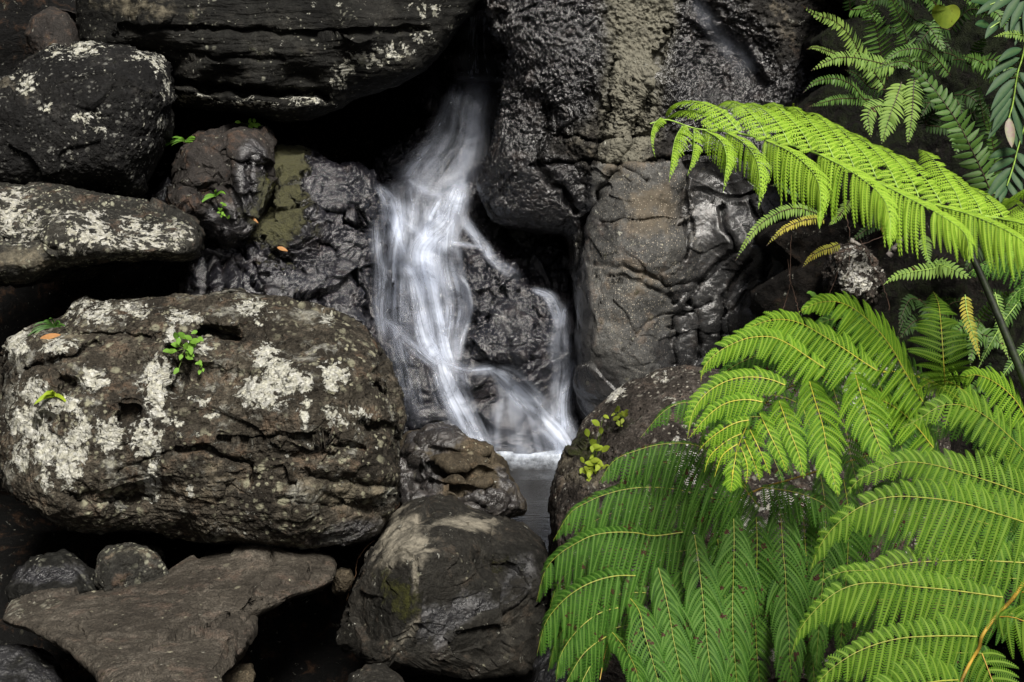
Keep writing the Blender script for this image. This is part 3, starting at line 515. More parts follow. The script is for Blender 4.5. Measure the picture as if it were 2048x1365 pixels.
def stream(L, Rt, dens, off=.035, nl=70, nw=14, edge=.5, bulge=.02):
    """water running between two banks traced L and Rt, laid on the rock; dens at top..bottom"""
    A = spline(L, nl); Bq = spline(Rt, nl); wid[0] += 1
    u = np.linspace(0, 1, nw); PX = A[:, None, 0] * (1 - u) + Bq[:, None, 0] * u; PY = A[:, None, 1] * (1 - u) + Bq[:, None, 1] * u
    H = np.array([[hit(PX[i, j], PY[i, j], tree=BVHB)[0][1] for j in range(nw)] for i in range(nl)])
    for _ in range(5):
        Hp = np.pad(H, 2, mode='edge')
        H = np.minimum(H + .01, np.mean([Hp[2 + a:2 + a + nl, 2 + b:2 + b + nw] for a in (-2, -1, 0, 1, 2) for b in (-1, 0, 1)], 0))
    P = W(PX, PY, H - off - bulge * np.sin(math.pi * u)[None])
    seg = np.linalg.norm(np.diff(P[:, nw // 2], axis=0), axis=1); vv = np.concatenate([[0], np.cumsum(seg)])
    wd = np.linalg.norm(P[:, -1] - P[:, 0], axis=1).mean()
    dn = np.interp(np.linspace(0, 1, nl), np.linspace(0, 1, len(dens)), dens)[:, None] * np.clip(np.sin(math.pi * u), 0, 1)[None] ** edge
    dn = dn * np.clip(np.minimum(np.linspace(0, 8, nl), np.linspace(8, 0, nl) if PY[-1].mean() < 880 else 1) + .1, 0, 1)[:, None]
    WA.add(P.reshape(-1, 3), gridfaces(nl, nw), 0, dens=dn.ravel(), fu=np.broadcast_to(u * wd, (nl, nw)).ravel() , fv=np.repeat(vv, nw), fs=float(wid[0] * 3.7))
def ribbon(pts, wds, dens, **kw):
    wds = [x * 1.75 for x in wds]; dens = [x * .95 for x in dens]; n = len(pts); P = spline(pts, 40); T = np.gradient(P, axis=0); T /= np.linalg.norm(T, axis=1)[:, None] + 1e-9
    wd = np.interp(np.linspace(0, 1, 40), np.linspace(0, 1, len(wds)), wds)[:, None]; Nn = np.stack([-T[:, 1], T[:, 0]], 1)
    stream(P + Nn * wd, P - Nn * wd, dens, nl=max(24, n * 10), nw=13, edge=2.2, **kw)
# veil from the dark slot down to the first ledge, then the fan
stream([(925, 20), (918, 90), (904, 160)], [(988, 20), (985, 90), (1004, 160)], [.7, .8, .8], edge=1.)
stream([(902, 158), (875, 205), (858, 265), (820, 305), (772, 345), (752, 372)], [(1005, 160), (990, 225), (986, 300), (966, 350), (950, 400), (940, 440)], [.45, .38, .32, .38, .5, .4], nw=26, edge=.9)
stream([(925, 155), (920, 220), (915, 300), (905, 400)], [(985, 158), (978, 230), (965, 310), (930, 410)], [.6, .35, .3, .45], off=.05, edge=1.)
ribbon([(905, 160), (955, 157), (1008, 161)], [5, 7, 4], [.5, .75, .3], off=.06)
stream([(752, 368), (756, 440), (750, 520), (756, 600), (765, 680), (790, 760), (800, 850)], [(850, 360), (858, 430), (830, 500), (822, 560), (820, 640), (838, 740), (860, 860)], [.6, .62, .55, .5, .4, .35, .25], nw=24, edge=1.)
stream([(800, 330), (830, 400), (832, 480), (815, 540), (832, 610), (845, 680), (880, 735)], [(965, 350), (935, 400), (925, 450), (930, 520), (945, 600), (930, 680), (915, 740)], [.4, .55, .7, .65, .7, .8, .8], nw=26, edge=.8)
ribbon([(750, 370), (776, 396), (789, 440), (800, 484), (812, 520)], [6, 13, 17, 14, 8], [.3, .9, .9, .7, .4], off=.05)
ribbon([(752, 440), (757, 500), (764, 560), (761, 632), (772, 680)], [10, 12, 13, 10, 8], [.6, .75, .8, .75, .5], off=.05)
ribbon([(926, 361), (910, 409), (896, 449), (866, 478), (847, 505), (850, 545), (864, 600)], [11, 20, 22, 24, 26, 28, 26], [1.2, 1.15, 1.1, 1.2, 1.2, 1.15, .9], off=.055)
ribbon([(882, 396), (866, 424), (852, 458), (846, 500)], [14, 12, 14, 14], [1.1, .9, .9, .8], off=.05)
ribbon([(812, 360), (846, 378), (884, 397)], [5, 7, 8], [.6, .85, .9], off=.05)
ribbon([(795, 440), (820, 455), (850, 480)], [8, 8, 9], [.5, .7, .7], off=.05)
ribbon([(792, 522), (819, 545), (832, 590), (840, 640), (856, 690), (890, 728)], [6, 11, 14, 18, 22, 18], [1., 1.1, 1., 1., 1.1, 1.2], off=.055)
ribbon([(846, 500), (862, 560), (876, 630), (888, 690), (905, 735)], [20, 22, 24, 26, 18], [1.2, 1.15, 1.1, 1.2, 1.1], off=.06)
ribbon([(922, 431), (948, 466), (972, 498), (988, 522), (1022, 547), (1040, 560)], [10, 10, 9, 9, 11, 9], [.8, .7, .7, .55, .3, .15], off=.04)
ribbon([(900, 486), (935, 491), (970, 498)], [6, 5, 5], [.5, .5, .3], off=.05)
stream([(890, 165), (850, 250), (800, 310), (765, 345)], [(940, 165), (915, 260), (880, 330), (850, 390)], [.35, .42, .5, .45], off=.045, edge=1.)
stream([(760, 380), (770, 460), (775, 560), (785, 660)], [(905, 430), (900, 500), (880, 580), (890, 680)], [.35, .5, .45, .4], off=.05, edge=1.)
ribbon([(918, 555), (934, 575), (940, 620), (922, 680), (915, 730)], [6, 5, 6, 8, 8], [.6, .6, .55, .6, .5], off=.05)
ribbon([(768, 636), (797, 663), (832, 693), (876, 730)], [5, 10, 12, 12], [.6, .6, .75, .9], off=.05)
ribbon([(876, 712), (896, 775), (926, 838), (972, 925)], [18, 24, 28, 26], [1.1, 1.1, .95, .9], off=.05)
stream([(870, 720), (880, 790), (905, 850), (935, 925)], [(935, 738), (950, 800), (975, 860), (1010, 925)], [.6, .55, .5, .5])
ribbon([(884, 726), (928, 742), (960, 742), (992, 738)], [11, 11, 10, 11], [.9, .7, .7, .9], off=.055)
ribbon([(982, 738), (1016, 760), (1052, 796), (1087, 834), (1120, 868), (1152, 922)], [9, 20, 24, 24, 24, 18], [1.1, 1.15, 1.05, 1., 1.2, 1.2], off=.06)
stream([(986, 742), (992, 790), (984, 850), (978, 925)], [(1050, 780), (1075, 820), (1100, 850), (1130, 925)], [.6, .36, .25, .4], nw=22, edge=.8)
ribbon([(1062, 578), (1096, 592), (1113, 622), (1120, 660)], [5, 11, 12, 10], [.5, .8, .7, .4], off=.05)
ribbon([(1136, 600), (1124, 630), (1118, 690), (1124, 740), (1118, 790), (1122, 922)], [5, 12, 20, 20, 20, 22], [.6, .7, .6, .65, .7, .95], off=.05)
ribbon([(1150, 718), (1134, 762), (1126, 820), (1132, 866)], [5, 10, 12, 14], [.9, .95, .9, 1.1], off=.055)
ribbon([(1000, 800), (990, 850), (988, 896)], [10, 12, 14], [.4, .55, .5], off=.05)
ribbon([(1385, -10), (1420, 50), (1460, 95), (1510, 150)], [10, 16, 18, 22], [.08, .14, .12, .05], off=.03)
ribbon([(1040, 1372), (1052, 1345), (1075, 1330)], [12, 16, 12], [.9, 1., .6], off=.03)
WA.out('waterfall', M_FALL); tag(bpy.data.objects['waterfall'], kind='structure')
# pool with foam where the falls land
X, Y = np.meshgrid(np.linspace(-.5, 1.6, 300), np.linspace(4.6, 8.0, 300))
foam = np.zeros(X.shape)
for bx, by, rx, ry, v in [(.1, 7.1, .32, .2, 1.15), (.27, 7.06, .12, .26, 1.15), (-.1, 7.1, .2, .13, .85), (.1, 6.9, .3, .14, .5), (.18, 6.7, .22, .16, .25)]:
    foam = np.maximum(foam, v * np.exp(-((X - bx) / rx) ** 2 - ((Y - by) / ry) ** 2))
t = NT('pool_water'); co = t.obj()
nz = t.noise(t.map(co, (14, 40, 1)), 1, 4)[0]; nz2 = t.noise(t.map(co, (30, 10, 1), (0, 0, .5)), 1, 5, .65)[0]
fm = t.ss(t.math('MULTIPLY', t.attr('foam'), t.math('ADD', t.math('MULTIPLY', nz2, 1.3), .2)), .1, 1.05)
wv = t.bump(nz, .012, .6)
b1 = t.bsdf((.012, .011, .009), .08, wv, .5); b2 = t.bsdf(t.mix(nz2, (.25, .29, .35), (.8, .86, .95)), .6)
mx = t.n('ShaderNodeMixShader'); t.lk(fm, mx.inputs[0]); t.lk(b1.outputs[0], mx.inputs[1]); t.lk(b2.outputs[0], mx.inputs[2])
edge_ = 5.55 + .12 * pn(np.stack([X, 0 * X, 0 * X], -1), 3, 8)
Pp = np.stack([X, Y, .006 * pn(np.stack([X, Y, 0 * X], -1), 6, 3) + .025 * np.clip(foam, 0, 1) - .42 * sstep(edge_ - Y, 0, .22)], -1)
tag(make('pool', Pp.reshape(-1, 3), gridfaces(300, 300), t.fin(mx), dict(foam=foam.ravel())), kind='structure')

# ---------------------------------------------------------------- leaf materials
def leafmat(name, c1, c2, rib, brown=.0, trans=.4, rough=.6, spec=.15):
    t = NT(name); co = t.obj(); n = t.noise(co, 9, 4)[0]; n2 = t.noise(co, 70, 3)[0]
    col = t.mix(t.ss(n, .35, .65), c1, c2); col = t.mix(1., col, t.mix(n2, (.7, .7, .7), (1.3, 1.3, 1.3)), 'MULTIPLY')
    col = t.mix(t.math('MULTIPLY', t.attr('rib'), .5), col, rib)
    if brown: col = t.mix(t.ss(t.noise(co, 38, 2)[0], .70 - brown * .1, .74 - brown * .1), col, (.05, .022, .012))
    b = t.bsdf(col, rough, t.bump(n2, .002, .4), spec)
    tr = t.n('ShaderNodeBsdfTranslucent'); t.lk(t.mix(.5, col, t.mix(1., col, (1.5, 1.35, .5), 'MULTIPLY')), tr.inputs[0])
    m = t.n('ShaderNodeMixShader'); m.inputs[0].default_value = trans; t.lk(b.outputs[0], m.inputs[1]); t.lk(tr.outputs[0], m.inputs[2]); return t.fin(m)
def stemmat(name, c, c2=None, rough=.5):
    t = NT(name); n = t.noise(t.obj(), 60, 3)[0]; return t.fin(t.bsdf(t.mix(t.ss(n, .4, .6), c, c2 or tuple(x * .6 for x in c)), rough))
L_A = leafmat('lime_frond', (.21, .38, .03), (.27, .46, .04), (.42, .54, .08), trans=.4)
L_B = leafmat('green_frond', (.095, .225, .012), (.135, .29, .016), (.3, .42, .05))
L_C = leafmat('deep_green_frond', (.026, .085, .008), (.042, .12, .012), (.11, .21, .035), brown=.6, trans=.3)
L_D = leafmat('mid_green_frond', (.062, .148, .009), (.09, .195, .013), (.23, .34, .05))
S_YEL = stemmat('yellow_stem', (.42, .36, .04), (.32, .32, .04)); S_ORA = stemmat('orange_stem', (.36, .23, .03), (.28, .17, .02)); S_BLK = stemmat('black_stem', (.012, .016, .01), (.02, .03, .012))
S_OLV = stemmat('olive_stem', (.27, .28, .04), (.2, .21, .03)); S_GRN = stemmat('green_stem', (.25, .4, .06)); S_DRK = stemmat('dark_brown_stem', (.05, .03, .015))
L_SW = leafmat('sword_green', (.04, .105, .018), (.065, .15, .028), (.12, .14, .03), trans=.25, rough=.5, spec=.22)
L_SP = leafmat('sword_pale', (.12, .23, .05), (.18, .29, .06), (.25, .28, .07), brown=.3, trans=.3)
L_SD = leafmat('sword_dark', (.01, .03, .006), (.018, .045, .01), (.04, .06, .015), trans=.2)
L_SY = leafmat('sword_yellow', (.35, .38, .06), (.42, .36, .06), (.3, .25, .05), brown=.6)
L_LA = leafmat('glossy_dark_leaf', (.01, .036, .016), (.015, .05, .02), (.06, .11, .03), trans=.08, rough=.5, spec=.15)
L_HE = leafmat('yellow_green_leaf', (.15, .22, .025), (.2, .25, .03), (.25, .28, .05), brown=.3)
L_GR2 = leafmat('sprig_yellow_green', (.26, .38, .03), (.34, .44, .04), (.4, .45, .08)); L_GR = leafmat('grass_green', (.1, .24, .03), (.16, .33, .04), (.2, .35, .06), trans=.35)
L_BR = leafmat('dead_leaf', (.3, .13, .05), (.38, .2, .08), (.3, .15, .06), trans=.1)

# ---------------------------------------------------------------- ferns
def axis3(pts, Y0, Y1, n, Ym=None):
    P = spline(pts, n); s = np.linspace(0, 1, n)
    Yv = Y0 + (Y1 - Y0) * s if Ym is None else Y0 * (1 - s) * (1 - 2 * s) + 4 * Ym * s * (1 - s) + Y1 * s * (2 * s - 1)
    return W(P[:, 0], P[:, 1], Yv)
def resample(P, step):
    L = np.concatenate([[0], np.cumsum(np.linalg.norm(np.diff(P, axis=0), axis=1))]); n = max(6, int(L[-1] / step))
    s = (np.arange(n) + .5) / n * L[-1]; return np.stack([np.interp(s, L, P[:, k]) for k in range(3)], -1), s / L[-1], L[-1]
def blades(acc, base, d, T, Ln, w, M, droop, curve, rs, lobed=True, mi=0, vee=.25, twist=.12):
    """pinnules: base (n,3) directions d, axis tangent T, length Ln (n,), half width w, M lobes a side"""
    n = len(base); K = M + 1
    d = nrm(d + rs.normal(0, .06, (n, 3))); t_ = nrm(T - np.sum(T * d, -1, keepdims=True) * d)
    up = np.cross(d, t_); up = np.where(up[:, 2:3] < 0, -up, up); t_ = nrm(t_ + up * rs.normal(0, twist, (n, 1)))
    u = np.linspace(0, 1, K)[None, :, None]
    G = np.array([0, 0, -1.])
    C = base[:, None] + Ln[:, None, None] * (d[:, None] * (u - .12 * u * u) + curve * t_[:, None] * u ** 2 + droop * G * u ** 2)
    prof = np.clip((np.minimum(1, .55 + 2.2 * u[..., 0])) * (1 - u[..., 0] ** 2.2) ** .8, .02, 1)
    wk = w[:, None] * prof
    if not lobed:
        wv = 1 + .0 * u[..., 0]
        A = C + t_[:, None] * (wk * wv)[..., None] - up[:, None] * (wk * vee)[..., None]; Bq = C - t_[:, None] * (wk * wv)[..., None] - up[:, None] * (wk * vee)[..., None]
        V = np.stack([A, C, Bq], 2).reshape(n, -1, 3); f = gridfaces(K, 3)
        Fq = (f[None] + (np.arange(n) * K * 3)[:, None, None]).reshape(-1, 4)
        rib = np.tile(np.array([0, 1, 0.]), n * K); acc.add(V.reshape(-1, 3), Fq, mi, rib=rib * .6); return
    # midrib strip with lobes either side
    dC = nrm(np.gradient(C, axis=1)); rw = .22
    A = C + t_[:, None] * (wk * rw)[..., None]; Bq = C - t_[:, None] * (wk * rw)[..., None]
    V = np.stack([A, Bq], 2).reshape(-1, 3); f = gridfaces(K, 2); Fq = (f[None] + (np.arange(n) * K * 2)[:, None, None]).reshape(-1, 4)
    acc.add(V, Fq, mi, rib=1.)
    i = np.arange(M); c0 = C[:, :-1]; c1 = C[:, 1:]; wl = wk[:, :-1, None]; seg = c1 - c0
    for sg in (1, -1):
        o = sg * t_[:, None] * wl - up[:, None] * wl * vee
        a = c0 + seg * .04 ; b = c0 + seg * .70; fwd = seg * .75
        q = np.stack([a, b, b + o * .88 + fwd * .75, a + o * 1.0 + fwd * 1.0], 2) if sg > 0 else np.stack([b, a, a + o * 1.0 + fwd * 1.0, b + o * .88 + fwd * .75], 2)
        V = q.reshape(-1, 3); Fq = np.arange(len(V)).reshape(-1, 4)
        acc.add(V, Fq, mi, rib=np.tile(np.array([.35, .35, 0, 0.]) if sg > 0 else np.array([.35, .35, 0, 0.]), len(V) // 4))
def prof(s, lo=.45, k=2.6): return np.clip(np.minimum(1, lo + s * 3.2), 0, 1) * (1 - s ** k) ** 1.05
def pinna(parent, P, up, lo, dU, dL, px2m, spc, mats, rs, droop=.25, ang=.35, curve=.12, stemr=.0016, k=2.0, name='pinna', p0=.45, lobe=4.6):
    acc = Acc(); Q, s, Lt = resample(P, spc * px2m); T = nrm(np.gradient(Q, axis=0))
    pr = prof(s, p0, k)
    for dv, ln in ((dU, up), (dL, lo)):
        if ln <= 0: continue
        d0 = nrm(np.array(dv, float)); d0 = nrm(d0 - np.sum(T * d0, -1, keepdims=True) * T * .6)
        fw = ang + .75 * s[:, None] ** 2.5
        dd = nrm(d0 + T * fw); Ln = 1.25 * ln * px2m * pr * (1 + rs.normal(0, .08, len(s))) * (1 + .12 * np.sin(s * 9 + rs.uniform(0, 6)))
        miss = rs.random(len(s)) > .025
        M = max(5, int(1.25 * ln / (lobe * 1.25))); h1 = s < .72
        for msk, mm in ((h1, M), (~h1, max(4, M // 2))):
            q = msk & miss
            if q.any(): blades(acc, Q[q] + T[q] * rs.uniform(-.1, .1) * spc * px2m, dd[q], T[q], Ln[q], np.minimum(.68 * spc * px2m, Ln[q] * .45), mm, droop, curve, rs)
    V, f = tube(Q, stemr * (1.15 - s)); acc.add(V, f, 1, rib=0.)
    return acc.out(name, mats, parent=parent)
def frond(parent, pts, Y0, Y1, r0, r1, mat, Ym=None, n=60, label=None):
    P = axis3(pts, Y0, Y1, n, Ym); V, f = tube(P, np.linspace(r0, r1, n), 8)
    o = make('frond', V, f, mat, dict(rib=np.zeros(len(V))), parent=parent)
    if label: o['label'] = label
    return o
rs = np.random.default_rng(3)
UPv, DNv = (0, .55, .85), (0, -.35, -.95)
LFv, RTv = (-1, -.1, -.15), (1, -.1, -.15)

# (A) the bright frond arching in from the right
A_Y = 3.75; pm = A_Y / F
ferA = empty('tree_fern', W(2250, 900, 4.0)); tag(ferA, 'bright lime green tree fern frond reaching from the right edge across the dark rock', 'fern')
Ra = [(2230, 520), (2120, 462), (2040, 444), (1920, 425), (1830, 398), (1750, 362), (1680, 328), (1610, 299), (1528, 279), (1460, 264), (1392, 258), (1335, 240), (1300, 248)]
fa = frond(ferA, Ra, 4.0, 3.7, .006, .0015, S_GRN)
near = [([(1322, 236), (1308, 250), (1302, 280), (1311, 318)], 12, 12), ([(1365, 252), (1350, 280), (1343, 322), (1338, 368)], 26, 22), ([(1388, 258), (1388, 290), (1383, 322), (1374, 355)], 15, 15),
        ([(1405, 259), (1440, 280), (1453, 312), (1450, 352), (1446, 390)], 34, 20), ([(1450, 264), (1490, 288), (1513, 322), (1520, 368), (1517, 422)], 42, 26),
        ([(1528, 280), (1580, 304), (1620, 338), (1638, 372), (1641, 412), (1639, 460)], 58, 32), ([(1635, 308), (1690, 336), (1740, 370), (1769, 402), (1781, 446), (1779, 505)], 64, 38),
        ([(1750, 362), (1820, 398), (1880, 430), (1925, 462), (1937, 492), (1938, 528)], 66, 40), ([(1868, 410), (1940, 430), (2000, 455), (2048, 484), (2078, 520), (2085, 566)], 68, 42), ([(1990, 436), (2060, 452), (2120, 480), (2170, 520), (2190, 580)], 68, 42)]
for pts, lo, up in near:
    P = axis3(pts, 3.72, 3.42, 40, 3.52)
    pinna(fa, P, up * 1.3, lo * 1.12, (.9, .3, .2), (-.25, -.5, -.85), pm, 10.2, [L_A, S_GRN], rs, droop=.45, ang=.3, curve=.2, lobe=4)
fars = [([(1440, 262), (1420, 238), (1385, 222), (1350, 226), (1322, 250)], 20, 22), ([(1480, 266), (1450, 232), (1415, 211), (1372, 203), (1345, 212), (1331, 238)], 24, 28), ([(1535, 280), (1515, 243), (1485, 214), (1455, 203), (1432, 214)], 26, 30),
        ([(1580, 292), (1558, 250), (1530, 222), (1500, 207), (1478, 212)], 28, 30), ([(1625, 304), (1602, 262), (1572, 230), (1545, 208), (1522, 212)], 30, 32), ([(1670, 322), (1650, 280), (1620, 244), (1592, 218), (1568, 214)], 30, 32),
        ([(1712, 344), (1692, 300), (1665, 262), (1636, 232), (1610, 224)], 32, 34), ([(1755, 362), (1735, 318), (1706, 284), (1676, 254), (1650, 240)], 32, 34), ([(1798, 382), (1778, 338), (1750, 302), (1720, 276), (1694, 262)], 32, 34),
        ([(1840, 400), (1822, 360), (1796, 324), (1765, 298), (1740, 286)], 32, 34), ([(1885, 413), (1864, 376), (1838, 344), (1810, 318), (1786, 306)], 32, 34), ([(1925, 424), (1912, 388), (1888, 350), (1860, 312), (1836, 298)], 34, 36),
        ([(1965, 434), (1952, 404), (1930, 376), (1904, 350), (1882, 340)], 32, 34), ([(2010, 440), (1995, 418), (1975, 396), (1950, 380), (1930, 374)], 30, 32), ([(2070, 452), (2050, 425), (2030, 405), (2005, 395)], 30, 30),
        ([(2160, 330), (2110, 348), (2060, 372), (2015, 400), (1985, 418)], 40, 40)]
for pts, lo, up in fars:
    P = axis3(pts, 3.75, 4.15, 40, 3.86)
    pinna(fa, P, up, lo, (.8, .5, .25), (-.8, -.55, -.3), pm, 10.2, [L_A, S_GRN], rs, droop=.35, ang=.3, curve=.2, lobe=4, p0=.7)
# black stalk of the same fern at the right edge
Ps = axis3([(1925, 470), (1950, 525), (1985, 605), (2020, 690), (2060, 790), (2120, 960)], 4.15, 4.0, 30); V, f = tube(Ps, np.linspace(.010, .014, 30), 8)
make('stalk', V, f, S_BLK, dict(rib=np.zeros(len(V))), parent=ferA)['label'] = 'black stalk slanting down at the right edge'
for pts, lo, up in [([(2140, 520), (2080, 510), (2020, 512), (1965, 530), (1935, 548)], 60, 26), ([(2140, 560), (2090, 560), (2040, 580), (2010, 615)], 40, 30), ([(2130, 500), (2100, 540), (2075, 590), (2066, 640)], 30, 30)]:
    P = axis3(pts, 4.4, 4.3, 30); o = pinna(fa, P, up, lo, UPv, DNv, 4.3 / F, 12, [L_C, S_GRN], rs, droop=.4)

# (B, C, D) the lower fern
ferB = empty('tree_fern', W(2150, 1500, 3.9)); tag(ferB, 'big green tree fern filling the lower right, several drooping feathery fronds with yellow ribs', 'fern')
Rb = [(2150, 1180), (2040, 960), (1930, 810), (1830, 752), (1759, 744), (1709, 743), (1678, 742), (1651, 745), (1620, 757), (1577, 776), (1530, 807), (1501, 840), (1482, 879), (1471, 911), (1464, 950)]
fb = frond(ferB, Rb, 4.9, 3.45, .0045, .0012, S_YEL, n=90, label='fresh green frond at mid height spreading to the left')
B_ = [ # pts, upper, lower, kind, Y0, Y1
 ([(1654, 740), (1611, 711), (1578, 689), (1546, 675), (1514, 674), (1482, 681), (1437, 704), (1408, 735), (1401, 768)], 42, 52, 'h'),
 ([(1575, 773), (1546, 761), (1514, 755), (1479, 756), (1446, 766), (1411, 789), (1385, 827), (1374, 883)], 38, 42, 'h'),
 ([(1530, 806), (1501, 800), (1469, 802), (1440, 813), (1408, 840), (1376, 879)], 24, 32, 'h'),
 ([(1503, 840), (1475, 845), (1450, 857), (1421, 877), (1397, 901)], 22, 24, 'h'),
 ([(1488, 866), (1462, 877), (1437, 895), (1418, 916), (1408, 948)], 18, 20, 'h'),
 ([(1480, 886), (1460, 898), (1442, 916), (1428, 958)], 14, 16, 'h'),
 ([(1473, 900), (1469, 925), (1465, 955), (1461, 986)], 30, 28, 'v'),
 ([(1617, 758), (1630, 802), (1645, 850), (1654, 898), (1665, 947), (1678, 998)], 60, 56, 'v'),
 ([(1556, 797), (1569, 834), (1582, 869), (1598, 911), (1608, 960)], 40, 36, 'v'),
 ([(1517, 823), (1530, 850), (1546, 882), (1562, 914), (1574, 948)], 30, 26, 'v'),
 ([(1497, 855), (1514, 889), (1527, 918), (1541, 953)], 24, 22, 'v'),
 ([(1486, 874), (1501, 908), (1512, 935), (1520, 964)], 20, 18, 'v'),
 ([(1479, 890), (1490, 915), (1495, 940), (1492, 970)], 14, 14, 'v'),
 ([(1709, 744), (1722, 789), (1741, 847), (1761, 897), (1780, 945)], 64, 62, 'v'),
 ([(1759, 745), (1722, 721), (1687, 697), (1640, 668), (1604, 648), (1575, 640), (1540, 641), (1500, 655), (1478, 672)], 56, 76, 'h'),
 ([(1848, 808), (1809, 742), (1787, 702), (1758, 663), (1722, 628), (1693, 610), (1664, 603), (1630, 608), (1596, 626)], 84, 84, 'h'),
 ([(1870, 900), (1830, 850), (1790, 815), (1745, 795), (1710, 800)], 60, 50, 'h'),
 ([(1960, 830), (1935, 790), (1900, 765), (1862, 765), (1830, 785)], 60, 50, 'h'),
 ([(2060, 850), (2030, 800), (1990, 765), (1950, 750), (1915, 760)], 60, 50, 'h'),
 ([(1890, 772), (1888, 740), (1886, 705), (1882, 650), (1877, 608), (1866, 582)], 72, 74, 'u'),
]
for pts, up, lo, kd in B_:
    x0 = pts[0][0]; Ys = 3.5 + .0009 * (x0 - 1480) ; P = axis3(pts, Ys, Ys - (.12 if kd != 'u' else -.25), 50, Ys - .02)
    if kd == 'h': pinna(fb, P, up, lo, UPv, DNv, Ys / F, 11.5, [L_B, S_YEL], rs, droop=.25, ang=.4, lobe=4)
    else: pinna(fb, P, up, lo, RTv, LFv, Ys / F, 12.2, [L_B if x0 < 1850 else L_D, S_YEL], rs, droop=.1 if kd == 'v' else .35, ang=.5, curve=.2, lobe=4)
Rc = [(1760, 905), (1660, 935), (1569, 963), (1527, 975), (1471, 1001), (1424, 1025), (1383, 1054), (1342, 1086), (1302, 1126), (1276, 1160), (1253, 1193), (1242, 1219), (1222, 1271), (1209, 1311), (1200, 1360)]
fc = frond(ferB, Rc, 4.3, 3.6, .0035, .0012, S_ORA, n=80, label='deep green frond at the bottom, hanging over the boulder')
C_ = [
 ([(1530, 850), (1480, 830), (1430, 812), (1385, 805), (1350, 810), (1318, 832), (1278, 880)], 22, 34, 'h'),
 ([(1500, 985), (1455, 930), (1405, 896), (1364, 887), (1316, 890), (1272, 902), (1228, 922), (1196, 968)], 20, 82, 'h'),
 ([(1462, 1006), (1402, 991), (1364, 981), (1309, 975), (1257, 978), (1209, 990), (1172, 1006), (1139, 1028), (1104, 1086)], 44, 84, 'h'),
 ([(1372, 1064), (1309, 1072), (1272, 1066), (1228, 1065), (1187, 1071), (1154, 1086), (1117, 1110), (1090, 1143), (1072, 1208)], 44, 80, 'h'),
 ([(1276, 1152), (1235, 1152), (1198, 1160), (1161, 1176), (1124, 1204), (1091, 1247), (1073, 1312)], 44, 74, 'h'),
 ([(1241, 1215), (1205, 1224), (1172, 1245), (1139, 1280), (1119, 1318), (1112, 1366)], 34, 56, 'h'),
 ([(1221, 1269), (1191, 1287), (1161, 1316), (1129, 1372)], 26, 36, 'h'),
 ([(1209, 1310), (1180, 1334), (1150, 1396)], 24, 30, 'h'),
 ([(1222, 1262), (1250, 1297), (1272, 1341), (1285, 1400)], 30, 30, 'v'),
 ([(1257, 1193), (1279, 1223), (1289, 1268), (1305, 1322), (1318, 1370), (1335, 1450)], 46, 44, 'v'),
 ([(1315, 1130), (1327, 1175), (1339, 1230), (1347, 1280), (1358, 1328), (1371, 1400), (1385, 1470)], 54, 54, 'v'),
 ([(1388, 1064), (1396, 1119), (1403, 1175), (1409, 1230), (1414, 1286), (1421, 1341), (1432, 1460)], 58, 58, 'v'),
 ([(1466, 1020), (1468, 1060), (1468, 1100), (1466, 1175), (1465, 1227), (1467, 1286), (1472, 1346), (1480, 1460)], 58, 60, 'v'),
 ([(1556, 985), (1561, 1030), (1566, 1102), (1571, 1153), (1573, 1212), (1578, 1257), (1580, 1316), (1588, 1430)], 56, 56, 'v'),
 ([(1640, 945), (1650, 1010), (1650, 1090), (1645, 1170), (1638, 1250), (1632, 1340)], 52, 52, 'v'),
 ([(1520, 975), (1590, 985), (1650, 1010), (1700, 1060)], 40, 40, 'h'),
]
for pts, up, lo, kd in C_:
    x0 = pts[0][0]; Ys = 3.65 + .0009 * (x0 - 1220)
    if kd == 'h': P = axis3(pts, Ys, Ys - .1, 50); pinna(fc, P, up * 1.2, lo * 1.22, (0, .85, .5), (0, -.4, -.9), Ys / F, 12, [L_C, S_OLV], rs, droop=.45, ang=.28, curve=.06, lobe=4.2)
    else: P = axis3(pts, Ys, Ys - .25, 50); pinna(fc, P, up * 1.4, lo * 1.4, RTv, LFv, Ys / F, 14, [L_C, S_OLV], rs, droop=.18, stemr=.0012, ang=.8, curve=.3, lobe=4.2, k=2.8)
Rd = [(2190, 960), (2120, 1060), (2065, 1140), (2039, 1178), (2020, 1204), (1994, 1230), (1965, 1271), (1958, 1297), (1943, 1321), (1922, 1365), (1890, 1450)]
fd = frond(ferB, Rd, 3.7, 3.2, .006, .004, S_ORA, n=60, label='broad green frond in the bottom right corner with an orange rib')
